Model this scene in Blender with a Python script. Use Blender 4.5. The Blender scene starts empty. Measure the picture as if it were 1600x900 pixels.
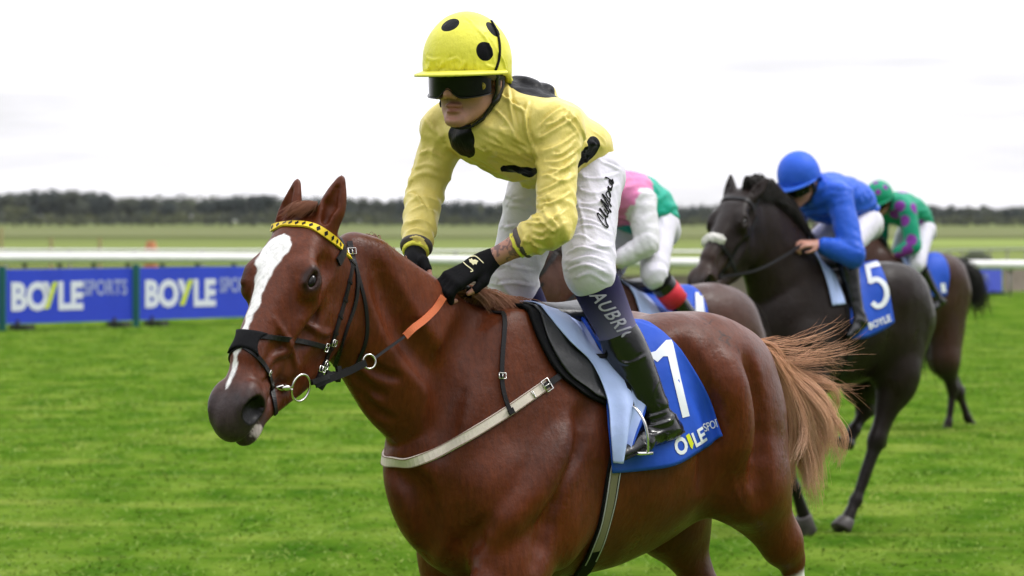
import bpy, math, random, os
import numpy as np
from mathutils import Vector, Matrix
from mathutils.bvhtree import BVHTree

random.seed(7); rng = np.random.default_rng(7)
sc = bpy.context.scene
col = sc.collection
R = math.radians

# ------------------------------------------------------------------ camera
FPX, HZ, CAMZ = 6000.0, 345.0, 1.8          # focal length in photo pixels, horizon row, camera height
cam = bpy.data.cameras.new('camera'); camo = bpy.data.objects.new('camera', cam); col.objects.link(camo)
cam.sensor_width = 36.0; cam.lens = 36.0 * FPX / 1600.0
cam.shift_y = -(450.0 - HZ) / 1600.0
cam.clip_start = 0.5; cam.clip_end = 20000
cam.dof.use_dof = True; cam.dof.focus_distance = 10.45; cam.dof.aperture_fstop = 7.0
cam.dof.aperture_blades = 9
camo.location = (0, 0, CAMZ); camo.rotation_euler = (R(90), 0, 0)
sc.camera = camo

# ------------------------------------------------------------------ overcast sky, soft sun, exposure
world = bpy.data.worlds.new('World'); sc.world = world; world.use_nodes = True
nt = world.node_tree; nt.nodes.clear()
def wn(t, **k):
    n = nt.nodes.new(t)
    for a, b in k.items(): setattr(n, a, b)
    return n
SUN_EL, SUN_AZ = R(54), R(80)                # azimuth clockwise from +Y: to the right, a little beyond the horses
sky = wn('ShaderNodeTexSky', sky_type='NISHITA', sun_disc=False, sun_elevation=SUN_EL, sun_rotation=SUN_AZ)
geo = wn('ShaderNodeTexCoord'); sep = wn('ShaderNodeSeparateXYZ'); nt.links.new(geo.outputs['Generated'], sep.inputs[0])
ramp = wn('ShaderNodeValToRGB'); nt.links.new(sep.outputs['Z'], ramp.inputs[0])
e = ramp.color_ramp.elements
e[0].position = 0.0; e[0].color = (0.114, 0.113, 0.117, 1)
e[1].position = 1.0; e[1].color = (0.235, 0.237, 0.25, 1)
m1 = ramp.color_ramp.elements.new(0.25); m1.color = (0.155, 0.155, 0.162, 1)
mp = wn('ShaderNodeMapping'); mp.inputs['Scale'].default_value = (3.2, 3.2, 26); nt.links.new(geo.outputs['Generated'], mp.inputs[0])
nz = wn('ShaderNodeTexNoise'); nz.inputs['Scale'].default_value = 2.6; nz.inputs['Detail'].default_value = 4; nt.links.new(mp.outputs[0], nz.inputs['Vector'])
mr = wn('ShaderNodeMapRange'); mr.inputs[1].default_value = 0.45; mr.inputs[2].default_value = 0.68; mr.inputs[3].default_value = 1.04; mr.inputs[4].default_value = 0.78
nt.links.new(nz.outputs['Fac'], mr.inputs[0])
vm = wn('ShaderNodeVectorMath', operation='SCALE'); nt.links.new(ramp.outputs[0], vm.inputs[0]); nt.links.new(mr.outputs[0], vm.inputs['Scale'])
# sky dimmed low down behind the camera, added to cut fill light
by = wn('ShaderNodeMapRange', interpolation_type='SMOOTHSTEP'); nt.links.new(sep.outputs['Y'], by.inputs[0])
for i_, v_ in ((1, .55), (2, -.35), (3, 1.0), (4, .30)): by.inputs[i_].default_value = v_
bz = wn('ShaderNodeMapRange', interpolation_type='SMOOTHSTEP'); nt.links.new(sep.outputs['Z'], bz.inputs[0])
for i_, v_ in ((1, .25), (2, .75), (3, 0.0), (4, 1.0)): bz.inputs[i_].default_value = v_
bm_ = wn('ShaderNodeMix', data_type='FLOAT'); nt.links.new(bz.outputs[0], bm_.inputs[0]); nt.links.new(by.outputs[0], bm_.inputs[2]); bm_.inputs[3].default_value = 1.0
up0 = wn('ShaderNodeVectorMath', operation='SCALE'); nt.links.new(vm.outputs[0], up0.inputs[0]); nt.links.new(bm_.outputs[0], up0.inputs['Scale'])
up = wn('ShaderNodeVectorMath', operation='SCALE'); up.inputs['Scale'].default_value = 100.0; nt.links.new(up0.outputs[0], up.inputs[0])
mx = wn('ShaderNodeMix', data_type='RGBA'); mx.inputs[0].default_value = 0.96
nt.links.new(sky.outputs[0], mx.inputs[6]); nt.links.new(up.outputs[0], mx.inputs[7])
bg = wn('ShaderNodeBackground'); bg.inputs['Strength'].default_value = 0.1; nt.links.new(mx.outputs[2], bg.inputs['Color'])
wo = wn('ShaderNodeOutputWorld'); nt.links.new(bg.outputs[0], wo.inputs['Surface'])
world.cycles.sampling_method = 'MANUAL'; world.cycles.sample_map_resolution = 256
sl = bpy.data.lights.new('sun', 'SUN'); sl.energy = 1.9; sl.angle = R(18); sl.color = (1, 0.97, 0.93)
so = bpy.data.objects.new('sun', sl); col.objects.link(so)
sd = Vector((math.sin(SUN_AZ) * math.cos(SUN_EL), math.cos(SUN_AZ) * math.cos(SUN_EL), math.sin(SUN_EL)))
so.rotation_euler = sd.to_track_quat('Z', 'Y').to_euler()
sc.view_settings.view_transform = 'Standard'; sc.view_settings.look = 'None'
sc.view_settings.exposure = 0.0; sc.view_settings.gamma = 1.0; sc.view_settings.use_curve_mapping = False
sc.cycles.use_denoising = True
sc.cycles.max_bounces = 6; sc.cycles.diffuse_bounces = 3; sc.cycles.glossy_bounces = 3; sc.cycles.transmission_bounces = 3; sc.cycles.transparent_max_bounces = 6

# ------------------------------------------------------------------ frames: the photo pixel <-> place
def A(*v): return np.array(v, float)
def nrm(v): v = np.asarray(v, float); return v / np.linalg.norm(v)
def ray(px, py): return A((px - 800) / FPX, 1.0, -(py - HZ) / FPX)
def P(px, py, D): return A(0, 0, CAMZ) + ray(px, py) * D
class Frame:
    """upright frame of a horse: x forward, y to its left, z up, origin on the ground under the withers"""
    def __init__(s, ox, oy, ang):                  # ang: how far the horse points out of the picture plane
        s.o = A(ox, oy, 0); c, n = math.cos(R(ang)), math.sin(R(ang))
        s.F = A(-c, -n, 0); s.L = A(n, -c, 0); s.U = A(0, 0, 1)
        s.yaw = math.atan2(-n, -c)
    def loc(s, w): w = np.asarray(w, float) - s.o; return A(w @ s.F, w @ s.L, w[2])
    def wor(s, l): return s.o + l[0] * s.F + l[1] * s.L + l[2] * s.U
    def S(s, px, py, lat=0.0):                     # where the sight line through a pixel meets the upright plane at lat
        c = A(0, 0, CAMZ); d = ray(px, py)
        t = (lat - (c - s.o) @ s.L) / (d @ s.L)
        return s.loc(c + d * t)
    def lray(s, px, py):
        d = ray(px, py); return s.loc(A(0, 0, CAMZ)), nrm(A(d @ s.F, d @ s.L, d[2]))

# ------------------------------------------------------------------ value noise
_tab = np.random.default_rng(3).random(4096).astype(np.float32)
def vnoise(p, f=1.0, seed=0):
    p = p * f + 37.7 + seed * 13.1; i = np.floor(p).astype(np.int64); u = p - i; u = u * u * (3 - 2 * u)
    def h(a, b, c): return _tab[((i[..., 0] + a) * 73856093 ^ (i[..., 1] + b) * 19349663 ^ (i[..., 2] + c) * 83492791 ^ seed * 971) & 4095]
    x, y, z = u[..., 0], u[..., 1], u[..., 2]
    l = lambda a, b, t: a + (b - a) * t
    return l(l(l(h(0,0,0), h(1,0,0), x), l(h(0,1,0), h(1,1,0), x), y), l(l(h(0,0,1), h(1,0,1), x), l(h(0,1,1), h(1,1,1), x), y), z)
def fbm(p, f=1.0, n=3, seed=0):
    return sum(vnoise(p, f * 2 ** k, seed + k) * .5 ** k for k in range(n)) / sum(.5 ** k for k in range(n))

# ------------------------------------------------------------------ sculpting: blended solids on a grid -> one continuous mesh
class Field:
    def __init__(s): s.pr = []
    def seg(s, a, b, ra, rb, k=.03, sign=1, la=None, lb=None, lat=(0, 1, 0)):
        """tapered limb from a to b; ra, rb radii in the plane, la, lb radii along lat"""
        s.pr.append(('s', A(*a), A(*b), ra, rb, la or ra, lb or rb, nrm(lat), k, sign)); return s
    def chain(s, pts, k=.02, sub=6, lat=(0, 1, 0)):
        """smooth tube through (point, radius[, lateral radius])"""
        q = np.array([list(p[0]) + [p[1], p[2] if len(p) > 2 else p[1]] for p in pts], float)
        q = smooth_path(q, sub)
        for i in range(len(q) - 1): s.seg(q[i][:3], q[i + 1][:3], q[i][3], q[i + 1][3], k if i == 0 else min(k, .012), 1, q[i][4], q[i + 1][4], lat)
        return s
    def ell(s, c, r, k=.03, sign=1, ax=None):
        """ellipsoid; ax: rows are the three axes"""
        s.pr.append(('e', A(*c), A(*r), np.eye(3) if ax is None else np.array([nrm(v) for v in ax]), k, sign)); return s
def smooth_path(q, sub):
    q = np.asarray(q, float)
    if len(q) < 3: return q
    e = np.vstack([2 * q[0] - q[1], q, 2 * q[-1] - q[-2]]); out = []
    for i in range(1, len(e) - 2):
        for t in np.arange(sub) / sub:
            a, b, c, d = e[i - 1], e[i], e[i + 1], e[i + 2]
            out.append(.5 * (2 * b + (c - a) * t + (2 * a - 5 * b + 4 * c - d) * t * t + (3 * b - a - 3 * c + d) * t ** 3))
    out.append(q[-1]); return np.array(out)
def ax_grid(lo, hi, h, fine=None):
    """grid stops; fine = (lo, hi, h) a stretch with smaller steps"""
    if fine is None: return np.arange(lo, hi + h, h)
    a, b, g = fine; r = []
    if a > lo: r.append(np.arange(lo, a, h))
    r.append(np.arange(max(a, lo), min(b, hi), g))
    if b < hi: r.append(np.arange(b, hi + h, h))
    return np.concatenate(r)
def sculpt(F, gx, gy, gz, smooth=2):
    g = [gx.astype(np.float32), gy.astype(np.float32), gz.astype(np.float32)]
    f = np.full((len(gx), len(gy), len(gz)), .5, np.float32)
    for p in F.pr:
        if p[0] == 's': k = p[8]; rr = max(p[3:7]); lo = np.minimum(p[1], p[2]) - rr; hi = np.maximum(p[1], p[2]) + rr
        else: k = p[4]; e = np.abs(p[3].T * p[2]).sum(1); lo = p[1] - e; hi = p[1] + e
        pad = k + .02; sl = []
        for a in range(3): sl.append((max(0, np.searchsorted(g[a], lo[a] - pad)), min(len(g[a]), np.searchsorted(g[a], hi[a] + pad))))
        if any(b <= a for a, b in sl): continue
        X = g[0][sl[0][0]:sl[0][1], None, None]; Y = g[1][None, sl[1][0]:sl[1][1], None]; Z = g[2][None, None, sl[2][0]:sl[2][1]]
        if p[0] == 's':
            _, a, b, ra, rb, la, lb, lt, k, sign = p
            d = b - a; dd = float(d @ d) + 1e-12
            x, y, z = X - np.float32(a[0]), Y - np.float32(a[1]), Z - np.float32(a[2])
            t = np.clip((x * np.float32(d[0]) + y * np.float32(d[1]) + z * np.float32(d[2])) / np.float32(dd), 0, 1)
            x = x - t * np.float32(d[0]); y = y - t * np.float32(d[1]); z = z - t * np.float32(d[2])
            ql = x * np.float32(lt[0]) + y * np.float32(lt[1]) + z * np.float32(lt[2])
            q2 = x * x + y * y + z * z; rs = ra + (rb - ra) * t; rl = la + (lb - la) * t
            if abs(la - ra) < 1e-6 and abs(lb - rb) < 1e-6: v = np.sqrt(q2) - rs
            else:
                s2 = np.maximum(q2 - ql * ql, 0); k0 = np.sqrt(s2 / rs ** 2 + (ql / rl) ** 2); k1 = np.sqrt(s2 / rs ** 4 + ql * ql / rl ** 4) + 1e-6
                v = k0 * (k0 - 1) / k1
        else:
            _, c, r, axs, k, sign = p
            x, y, z = X - np.float32(c[0]), Y - np.float32(c[1]), Z - np.float32(c[2]); n0 = 0; n1 = 0
            for a in range(3):
                w = x * np.float32(axs[a][0]) + y * np.float32(axs[a][1]) + z * np.float32(axs[a][2])
                n0 = n0 + (w / np.float32(r[a])) ** 2; n1 = n1 + (w / np.float32(r[a] ** 2)) ** 2
            k0 = np.sqrt(n0); v = k0 * (k0 - 1) / (np.sqrt(n1) + 1e-6)
        S = f[sl[0][0]:sl[0][1], sl[1][0]:sl[1][1], sl[2][0]:sl[2][1]]
        if sign > 0: h = np.maximum(k - np.abs(S - v), 0) / k; S[...] = np.minimum(S, v) - h * h * (k * .25)
        else: v = -v; h = np.maximum(k - np.abs(S - v), 0) / k; S[...] = np.maximum(S, v) + h * h * (k * .25)
    V, Q = surface_nets(f, gx, gy, gz); del f
    V = lap(V, Q, smooth)
    return V, Q
def surface_nets(f, gx, gy, gz):
    s = f < 0; nx, ny, nz = f.shape
    c = np.zeros((nx - 1, ny - 1, nz - 1), np.int8)
    for i in (0, 1):
        for j in (0, 1):
            for k in (0, 1): c += s[i:nx - 1 + i, j:ny - 1 + j, k:nz - 1 + k]
    I = np.argwhere((c > 0) & (c < 8)); n = len(I)
    idx = np.full((nx - 1, ny - 1, nz - 1), -1, np.int32); idx[I[:, 0], I[:, 1], I[:, 2]] = np.arange(n)
    crn = [(a, b, d) for a in (0, 1) for b in (0, 1) for d in (0, 1)]
    val = {q: f[I[:, 0] + q[0], I[:, 1] + q[1], I[:, 2] + q[2]].astype(float) for q in crn}
    acc = np.zeros((n, 3)); cnt = np.zeros(n)
    for q in crn:
        for a in range(3):
            if q[a]: continue
            r = list(q); r[a] = 1; r = tuple(r); va, vb = val[q], val[r]; m = (va < 0) != (vb < 0)
            t = np.where(m, va / np.where(m, va - vb, 1), 0); p = np.empty((n, 3))
            for b in range(3): p[:, b] = q[b] + (t if b == a else 0)
            acc += p * m[:, None]; cnt += m
    acc /= cnt[:, None]; V = np.empty((n, 3))
    for a, g in enumerate((gx, gy, gz)): V[:, a] = g[I[:, a]] + acc[:, a] * (g[I[:, a] + 1] - g[I[:, a]])
    Q = []
    for a in range(3):
        sh = [slice(1, -1)] * 3; sh[a] = slice(0, -1); sh2 = list(sh); sh2[a] = slice(1, None)
        s0 = s[tuple(sh)]; s1 = s[tuple(sh2)]; e = np.argwhere(s0 != s1); fl = s0[e[:, 0], e[:, 1], e[:, 2]]
        b, d = (a + 1) % 3, (a + 2) % 3; base = e.copy(); base[:, b] += 1; base[:, d] += 1
        def at(ob, od): z = base.copy(); z[:, b] += ob; z[:, d] += od; return idx[z[:, 0], z[:, 1], z[:, 2]]
        q = np.stack([at(-1, -1), at(0, -1), at(0, 0), at(-1, 0)], 1); q[~fl] = q[~fl][:, ::-1]; Q.append(q)
    return V, np.vstack(Q)
def lap(V, Q, n, w=.5):
    a = np.concatenate([Q[:, i] for i in range(4)]); b = np.concatenate([Q[:, (i + 1) % 4] for i in range(4)])
    c = np.bincount(a, minlength=len(V)) + 1e-9
    for _ in range(n):
        m = np.stack([np.bincount(a, V[b, i], len(V)) / c for i in range(3)], 1); V = V + w * (m - V)
    return V
def normals(V, Q):
    n = np.cross(V[Q[:, 2]] - V[Q[:, 0]], V[Q[:, 3]] - V[Q[:, 1]]); N = np.zeros_like(V)
    for i in range(4):
        for a in range(3): N[:, a] += np.bincount(Q[:, i], n[:, a], len(V))
    return N / (np.linalg.norm(N, axis=1)[:, None] + 1e-12)
def smooth_dist(V, a, b):
    d = b - a; t = np.clip(((V - a) @ d) / (d @ d), 0, 1); return np.linalg.norm(V - a - t[:, None] * d, axis=1), t

# ------------------------------------------------------------------ objects
def mesh_obj(name, V, F, mat=None, parent=None, smooth=True, cols=None, mw=None):
    me = bpy.data.meshes.new(name); V = np.asarray(V, np.float32)
    if isinstance(F, np.ndarray) and F.ndim == 2:
        k = F.shape[1]; me.vertices.add(len(V)); me.vertices.foreach_set('co', V.ravel()); me.loops.add(F.size)
        me.loops.foreach_set('vertex_index', F.ravel().astype(np.int32)); me.polygons.add(len(F))
        me.polygons.foreach_set('loop_start', np.arange(0, F.size, k, dtype=np.int32)); me.polygons.foreach_set('loop_total', np.full(len(F), k, np.int32)); me.update(calc_edges=True)
    else: me.from_pydata([tuple(map(float, v)) for v in V], [], [tuple(map(int, q)) for q in F]); me.update()
    if smooth: me.polygons.foreach_set('use_smooth', np.ones(len(me.polygons), bool))
    if cols is not None:
        at = me.color_attributes.new('Col', 'FLOAT_COLOR', 'POINT'); c = np.ones((len(V), 4), np.float32); c[:, :cols.shape[1]] = cols; at.data.foreach_set('color', c.ravel())
    if mat: me.materials.append(mat)
    o = bpy.data.objects.new(name, me); col.objects.link(o)
    if parent is not None: o.parent = parent
    return o
def tag(o, label=None, cat=None, group=None, kind=None):
    for k, v in (('label', label), ('category', cat), ('group', group), ('kind', kind)):
        if v: o[k] = v
    return o
def empty(name, label, cat, fr=None, loc=None, yaw=0, group=None):
    o = bpy.data.objects.new(name, None); col.objects.link(o); o.empty_display_size = .1
    if fr is not None: o.location = fr.o; o.rotation_euler.z = fr.yaw
    elif loc is not None: o.location = loc; o.rotation_euler.z = yaw
    return tag(o, label, cat, group)
def place(o, fr): o.location = fr.o; o.rotation_euler.z = fr.yaw; return o
class MB:
    """collects shapes for one mesh"""
    def __init__(s): s.v = []; s.f = []; s.n = 0
    def add(s, V, F):
        V = np.asarray(V, float); s.v.append(V); s.f += [tuple(int(i) + s.n for i in q) for q in F]; s.n += len(V); return s
    def tube(s, pts, r, n=8, flat=None, cap=True):
        """round tube; r number or per-point; flat: (normal list, thickness ratio)"""
        pts = np.asarray(pts, float); m = len(pts); r = np.broadcast_to(np.asarray(r, float), (m,))
        T = np.gradient(pts, axis=0); T /= np.linalg.norm(T, axis=1)[:, None] + 1e-12
        u = np.cross(T[0], A(0, 0, 1)); u = np.cross(T[0], A(1, 0, 0)) if np.linalg.norm(u) < .2 else u; u = nrm(u); V = []
        for i in range(m):
            u = nrm(u - (u @ T[i]) * T[i]); w = np.cross(T[i], u)
            for j in range(n): a = 2 * math.pi * j / n; V.append(pts[i] + r[i] * (math.cos(a) * u + math.sin(a) * w))
        F = [(i * n + j, i * n + (j + 1) % n, (i + 1) * n + (j + 1) % n, (i + 1) * n + j) for i in range(m - 1) for j in range(n)]
        if cap: F += [tuple(range(n))[::-1], tuple(range((m - 1) * n, m * n))]
        return s.add(V, F)
    def strap(s, pts, nor, w, t, lift=.001, close=False):
        """flat band: centre line on the surface, surface normals, width, thickness"""
        pts = np.asarray(pts, float); nor = np.asarray(nor, float); m = len(pts); w = np.broadcast_to(np.asarray(w, float), (m,))
        if close: T = np.roll(pts, -1, 0) - np.roll(pts, 1, 0)
        else: T = np.gradient(pts, axis=0)
        V = []
        for i in range(m):
            tt = nrm(T[i] + 1e-9); n = nrm(nor[i] - (nor[i] @ tt) * tt); b = np.cross(tt, n); h = w[i] / 2
            lo, hi = pts[i] + n * lift, pts[i] + n * (lift + t)
            V += [lo - b * h, lo + b * h, hi + b * h * .94, hi - b * h * .94]
        F = []; M = m if close else m - 1
        for i in range(M):
            j = (i + 1) % m
            F += [(i * 4 + a, i * 4 + (a + 1) % 4, j * 4 + (a + 1) % 4, j * 4 + a) for a in range(4)]
        if not close: F += [(3, 2, 1, 0), tuple((m - 1) * 4 + a for a in range(4))]
        return s.add(V, F)
    def box(s, c, h, ax=None):
        ax = np.eye(3) if ax is None else np.array(ax); V = [A(*c) + sum(sg[i] * h[i] * ax[i] for i in range(3)) for sg in [(x, y, z) for x in (-1, 1) for y in (-1, 1) for z in (-1, 1)]]
        return s.add(V, [(0, 1, 3, 2), (4, 6, 7, 5), (0, 4, 5, 1), (2, 3, 7, 6), (0, 2, 6, 4), (1, 5, 7, 3)])
    def torus(s, c, n, R0, r, m=24, k=8, a0=0, a1=2 * math.pi, u=None):
        n = nrm(n); u = nrm(np.cross(n, A(0, 0, 1)) if u is None else u); w = np.cross(n, u)
        ang = np.linspace(a0, a1, m); return s.tube([A(*c) + R0 * (math.cos(t) * u + math.sin(t) * w) for t in ang], r, k)
    def ell(s, c, r, ax=None, nu=16, nv=10):
        ax = np.eye(3) if ax is None else np.array([nrm(a) for a in ax]); V = []
        for i in range(nv + 1):
            th = math.pi * i / nv
            for j in range(nu): ph = 2 * math.pi * j / nu; V.append(A(*c) + r[0] * math.sin(th) * math.cos(ph) * ax[0] + r[1] * math.sin(th) * math.sin(ph) * ax[1] + r[2] * math.cos(th) * ax[2])
        return s.add(V, [(i * nu + j, (i + 1) * nu + j, (i + 1) * nu + (j + 1) % nu, i * nu + (j + 1) % nu) for i in range(nv) for j in range(nu)])
    def build(s, name, mat, parent=None, smooth=True):
        V = np.vstack(s.v); o = mesh_obj(name, V, s.f, mat, parent, smooth); return o
def auto_smooth(o, ang=40):
    me = o.data; import bmesh; b = bmesh.new(); b.from_mesh(me)
    for e in b.edges:
        if len(e.link_faces) == 2 and e.calc_face_angle(0) > R(ang): e.smooth = False
    b.to_mesh(me); b.free(); return o

# ------------------------------------------------------------------ materials
def material(name, rough=.6, spec=.4, base=(.5, .5, .5), vcol=False, noise=None, bump=None, sheen=0, metal=0, coat=0, wave=None, spots=None, rnoise=None):
    m = bpy.data.materials.new(name); m.use_nodes = True; t = m.node_tree; b = t.nodes['Principled BSDF']
    b.inputs['Roughness'].default_value = rough; b.inputs['Specular IOR Level'].default_value = spec; b.inputs['Metallic'].default_value = metal
    b.inputs['Sheen Weight'].default_value = sheen; b.inputs['Coat Weight'].default_value = coat
    tc = t.nodes.new('ShaderNodeTexCoord'); src = None
    if vcol: a = t.nodes.new('ShaderNodeVertexColor'); a.layer_name = 'Col'; src = a.outputs[0]
    else: a = t.nodes.new('ShaderNodeRGB'); a.outputs[0].default_value = (*base, 1); src = a.outputs[0]
    if spots:
        # round patches of another colour sewn on: [(centre, radius)...], colour, or elongated with (centre, radius, axis, stretch)
        acc = None
        for sp in spots[0]:
            c, r = sp[0], sp[1]
            d = t.nodes.new('ShaderNodeVectorMath'); d.operation = 'SUBTRACT'; t.links.new(tc.outputs['Object'], d.inputs[0]); d.inputs[1].default_value = tuple(c)
            o_ = d.outputs[0]
            if len(sp) > 2:                                    # squeeze along an axis: p - axis*(p.axis)*(1-1/stretch)
                dt = t.nodes.new('ShaderNodeVectorMath'); dt.operation = 'DOT_PRODUCT'; t.links.new(o_, dt.inputs[0]); dt.inputs[1].default_value = tuple(sp[2])
                sc_ = t.nodes.new('ShaderNodeVectorMath'); sc_.operation = 'SCALE'; sc_.inputs[0].default_value = tuple(np.array(sp[2]) * (1 - 1 / sp[3])); t.links.new(dt.outputs['Value'], sc_.inputs['Scale'])
                su = t.nodes.new('ShaderNodeVectorMath'); su.operation = 'SUBTRACT'; t.links.new(o_, su.inputs[0]); t.links.new(sc_.outputs[0], su.inputs[1]); o_ = su.outputs[0]
            ln = t.nodes.new('ShaderNodeVectorMath'); ln.operation = 'LENGTH'; t.links.new(o_, ln.inputs[0])
            c_ = t.nodes.new('ShaderNodeMath'); c_.operation = 'LESS_THAN'; t.links.new(ln.outputs['Value'], c_.inputs[0]); c_.inputs[1].default_value = r
            if acc is None: acc = c_.outputs[0]
            else: mm = t.nodes.new('ShaderNodeMath'); mm.operation = 'MAXIMUM'; t.links.new(acc, mm.inputs[0]); t.links.new(c_.outputs[0], mm.inputs[1]); acc = mm.outputs[0]
        mix = t.nodes.new('ShaderNodeMix'); mix.data_type = 'RGBA'; t.links.new(acc, mix.inputs[0]); t.links.new(src, mix.inputs[6]); mix.inputs[7].default_value = (*spots[1], 1); src = mix.outputs[2]
        sp_ = t.nodes.new('ShaderNodeMapRange'); sp_.inputs[3].default_value = spec; sp_.inputs[4].default_value = spec * .25; t.links.new(acc, sp_.inputs[0]); t.links.new(sp_.outputs[0], b.inputs['Specular IOR Level'])
    if noise:                                                  # (scale, amount, stretch): slow mottling of the colour
        sc_, am = noise[0], noise[1]; n = t.nodes.new('ShaderNodeTexNoise'); n.inputs['Scale'].default_value = sc_; n.inputs['Detail'].default_value = 5
        if len(noise) > 2:
            mp = t.nodes.new('ShaderNodeMapping'); mp.inputs['Scale'].default_value = noise[2]; t.links.new(tc.outputs['Object'], mp.inputs[0]); t.links.new(mp.outputs[0], n.inputs['Vector'])
        else: t.links.new(tc.outputs['Object'], n.inputs['Vector'])
        r_ = t.nodes.new('ShaderNodeMapRange'); r_.inputs[1].default_value = .3; r_.inputs[2].default_value = .7; r_.inputs[3].default_value = 1 - am; r_.inputs[4].default_value = 1 + am; t.links.new(n.outputs['Fac'], r_.inputs[0])
        s_ = t.nodes.new('ShaderNodeVectorMath'); s_.operation = 'SCALE'; t.links.new(src, s_.inputs[0]); t.links.new(r_.outputs[0], s_.inputs['Scale']); src = s_.outputs[0]
    t.links.new(src, b.inputs['Base Color'])
    if rnoise:
        n = t.nodes.new('ShaderNodeTexNoise'); n.inputs['Scale'].default_value = rnoise[0]; n.inputs['Detail'].default_value = 4; mp = t.nodes.new('ShaderNodeMapping'); mp.inputs['Scale'].default_value = rnoise[3]; t.links.new(tc.outputs['Object'], mp.inputs[0]); t.links.new(mp.outputs[0], n.inputs['Vector'])
        r_ = t.nodes.new('ShaderNodeMapRange'); r_.inputs[1].default_value = .35; r_.inputs[2].default_value = .65; r_.inputs[3].default_value = rnoise[1]; r_.inputs[4].default_value = rnoise[2]; t.links.new(n.outputs['Fac'], r_.inputs[0]); t.links.new(r_.outputs[0], b.inputs['Roughness'])
    if bump:                                                   # [(scale, strength(metres), stretch)...]
        prev = None
        for bp in bump:
            n = t.nodes.new('ShaderNodeTexNoise'); n.inputs['Scale'].default_value = bp[0]; n.inputs['Detail'].default_value = 3
            if len(bp) > 2: mp = t.nodes.new('ShaderNodeMapping'); mp.inputs['Scale'].default_value = bp[2]; t.links.new(tc.outputs['Object'], mp.inputs[0]); t.links.new(mp.outputs[0], n.inputs['Vector'])
            else: t.links.new(tc.outputs['Object'], n.inputs['Vector'])
            u = t.nodes.new('ShaderNodeBump'); u.inputs['Strength'].default_value = 1; u.inputs['Distance'].default_value = bp[1]; t.links.new(n.outputs['Fac'], u.inputs['Height'])
            if prev: t.links.new(prev, u.inputs['Normal'])
            prev = u.outputs[0]
        t.links.new(prev, b.inputs['Normal'])
    return m
def srgb(r, g, b):
    f = lambda c: (c / 255 / 12.92) if c / 255 <= .04045 else ((c / 255 + .055) / 1.055) ** 2.4
    return (f(r), f(g), f(b))
# ================================================================== horses
class Head:
    def __init__(s, o, delta, phi, sc=1.0, roll=0):
        h = A(math.cos(R(delta)), math.sin(R(delta)), 0); z = A(0, 0, 1)
        s.o = np.asarray(o, float); s.d = math.sin(R(phi)) * h - math.cos(R(phi)) * z; s.n = math.cos(R(phi)) * h + math.sin(R(phi)) * z; s.l = np.cross(s.n, s.d)
        if roll: c, q = math.cos(R(roll)), math.sin(R(roll)); s.n, s.l = c * s.n + q * s.l, c * s.l - q * s.n
        s.k = sc; s.ax = [s.d, s.n, s.l]
    def __call__(s, u, v, w=0): return s.o + s.k * (u * s.d + v * s.n + w * s.l)
    def coords(s, V): q = (V - s.o) / s.k; return q @ s.d, q @ s.n, q @ s.l
def eye_place(H, w):
    ed = nrm(H.l * w * .78 + H.n * .62); ep = nrm(np.cross(H.d, ed)); ep = ep if ep @ H.n > 0 else -ep
    return H(.187, -.052, .080 * w), ed, ep
def add_eye(H, w, parent):
    eo, ed, ep = eye_place(H, w); b = MB(); b.ell(eo + ed * .0165 * H.k, (.026 * H.k, .018 * H.k, .0175 * H.k), [H.d, ep, ed], 20, 14); return b.build('eye', M['eye'], parent)
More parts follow.
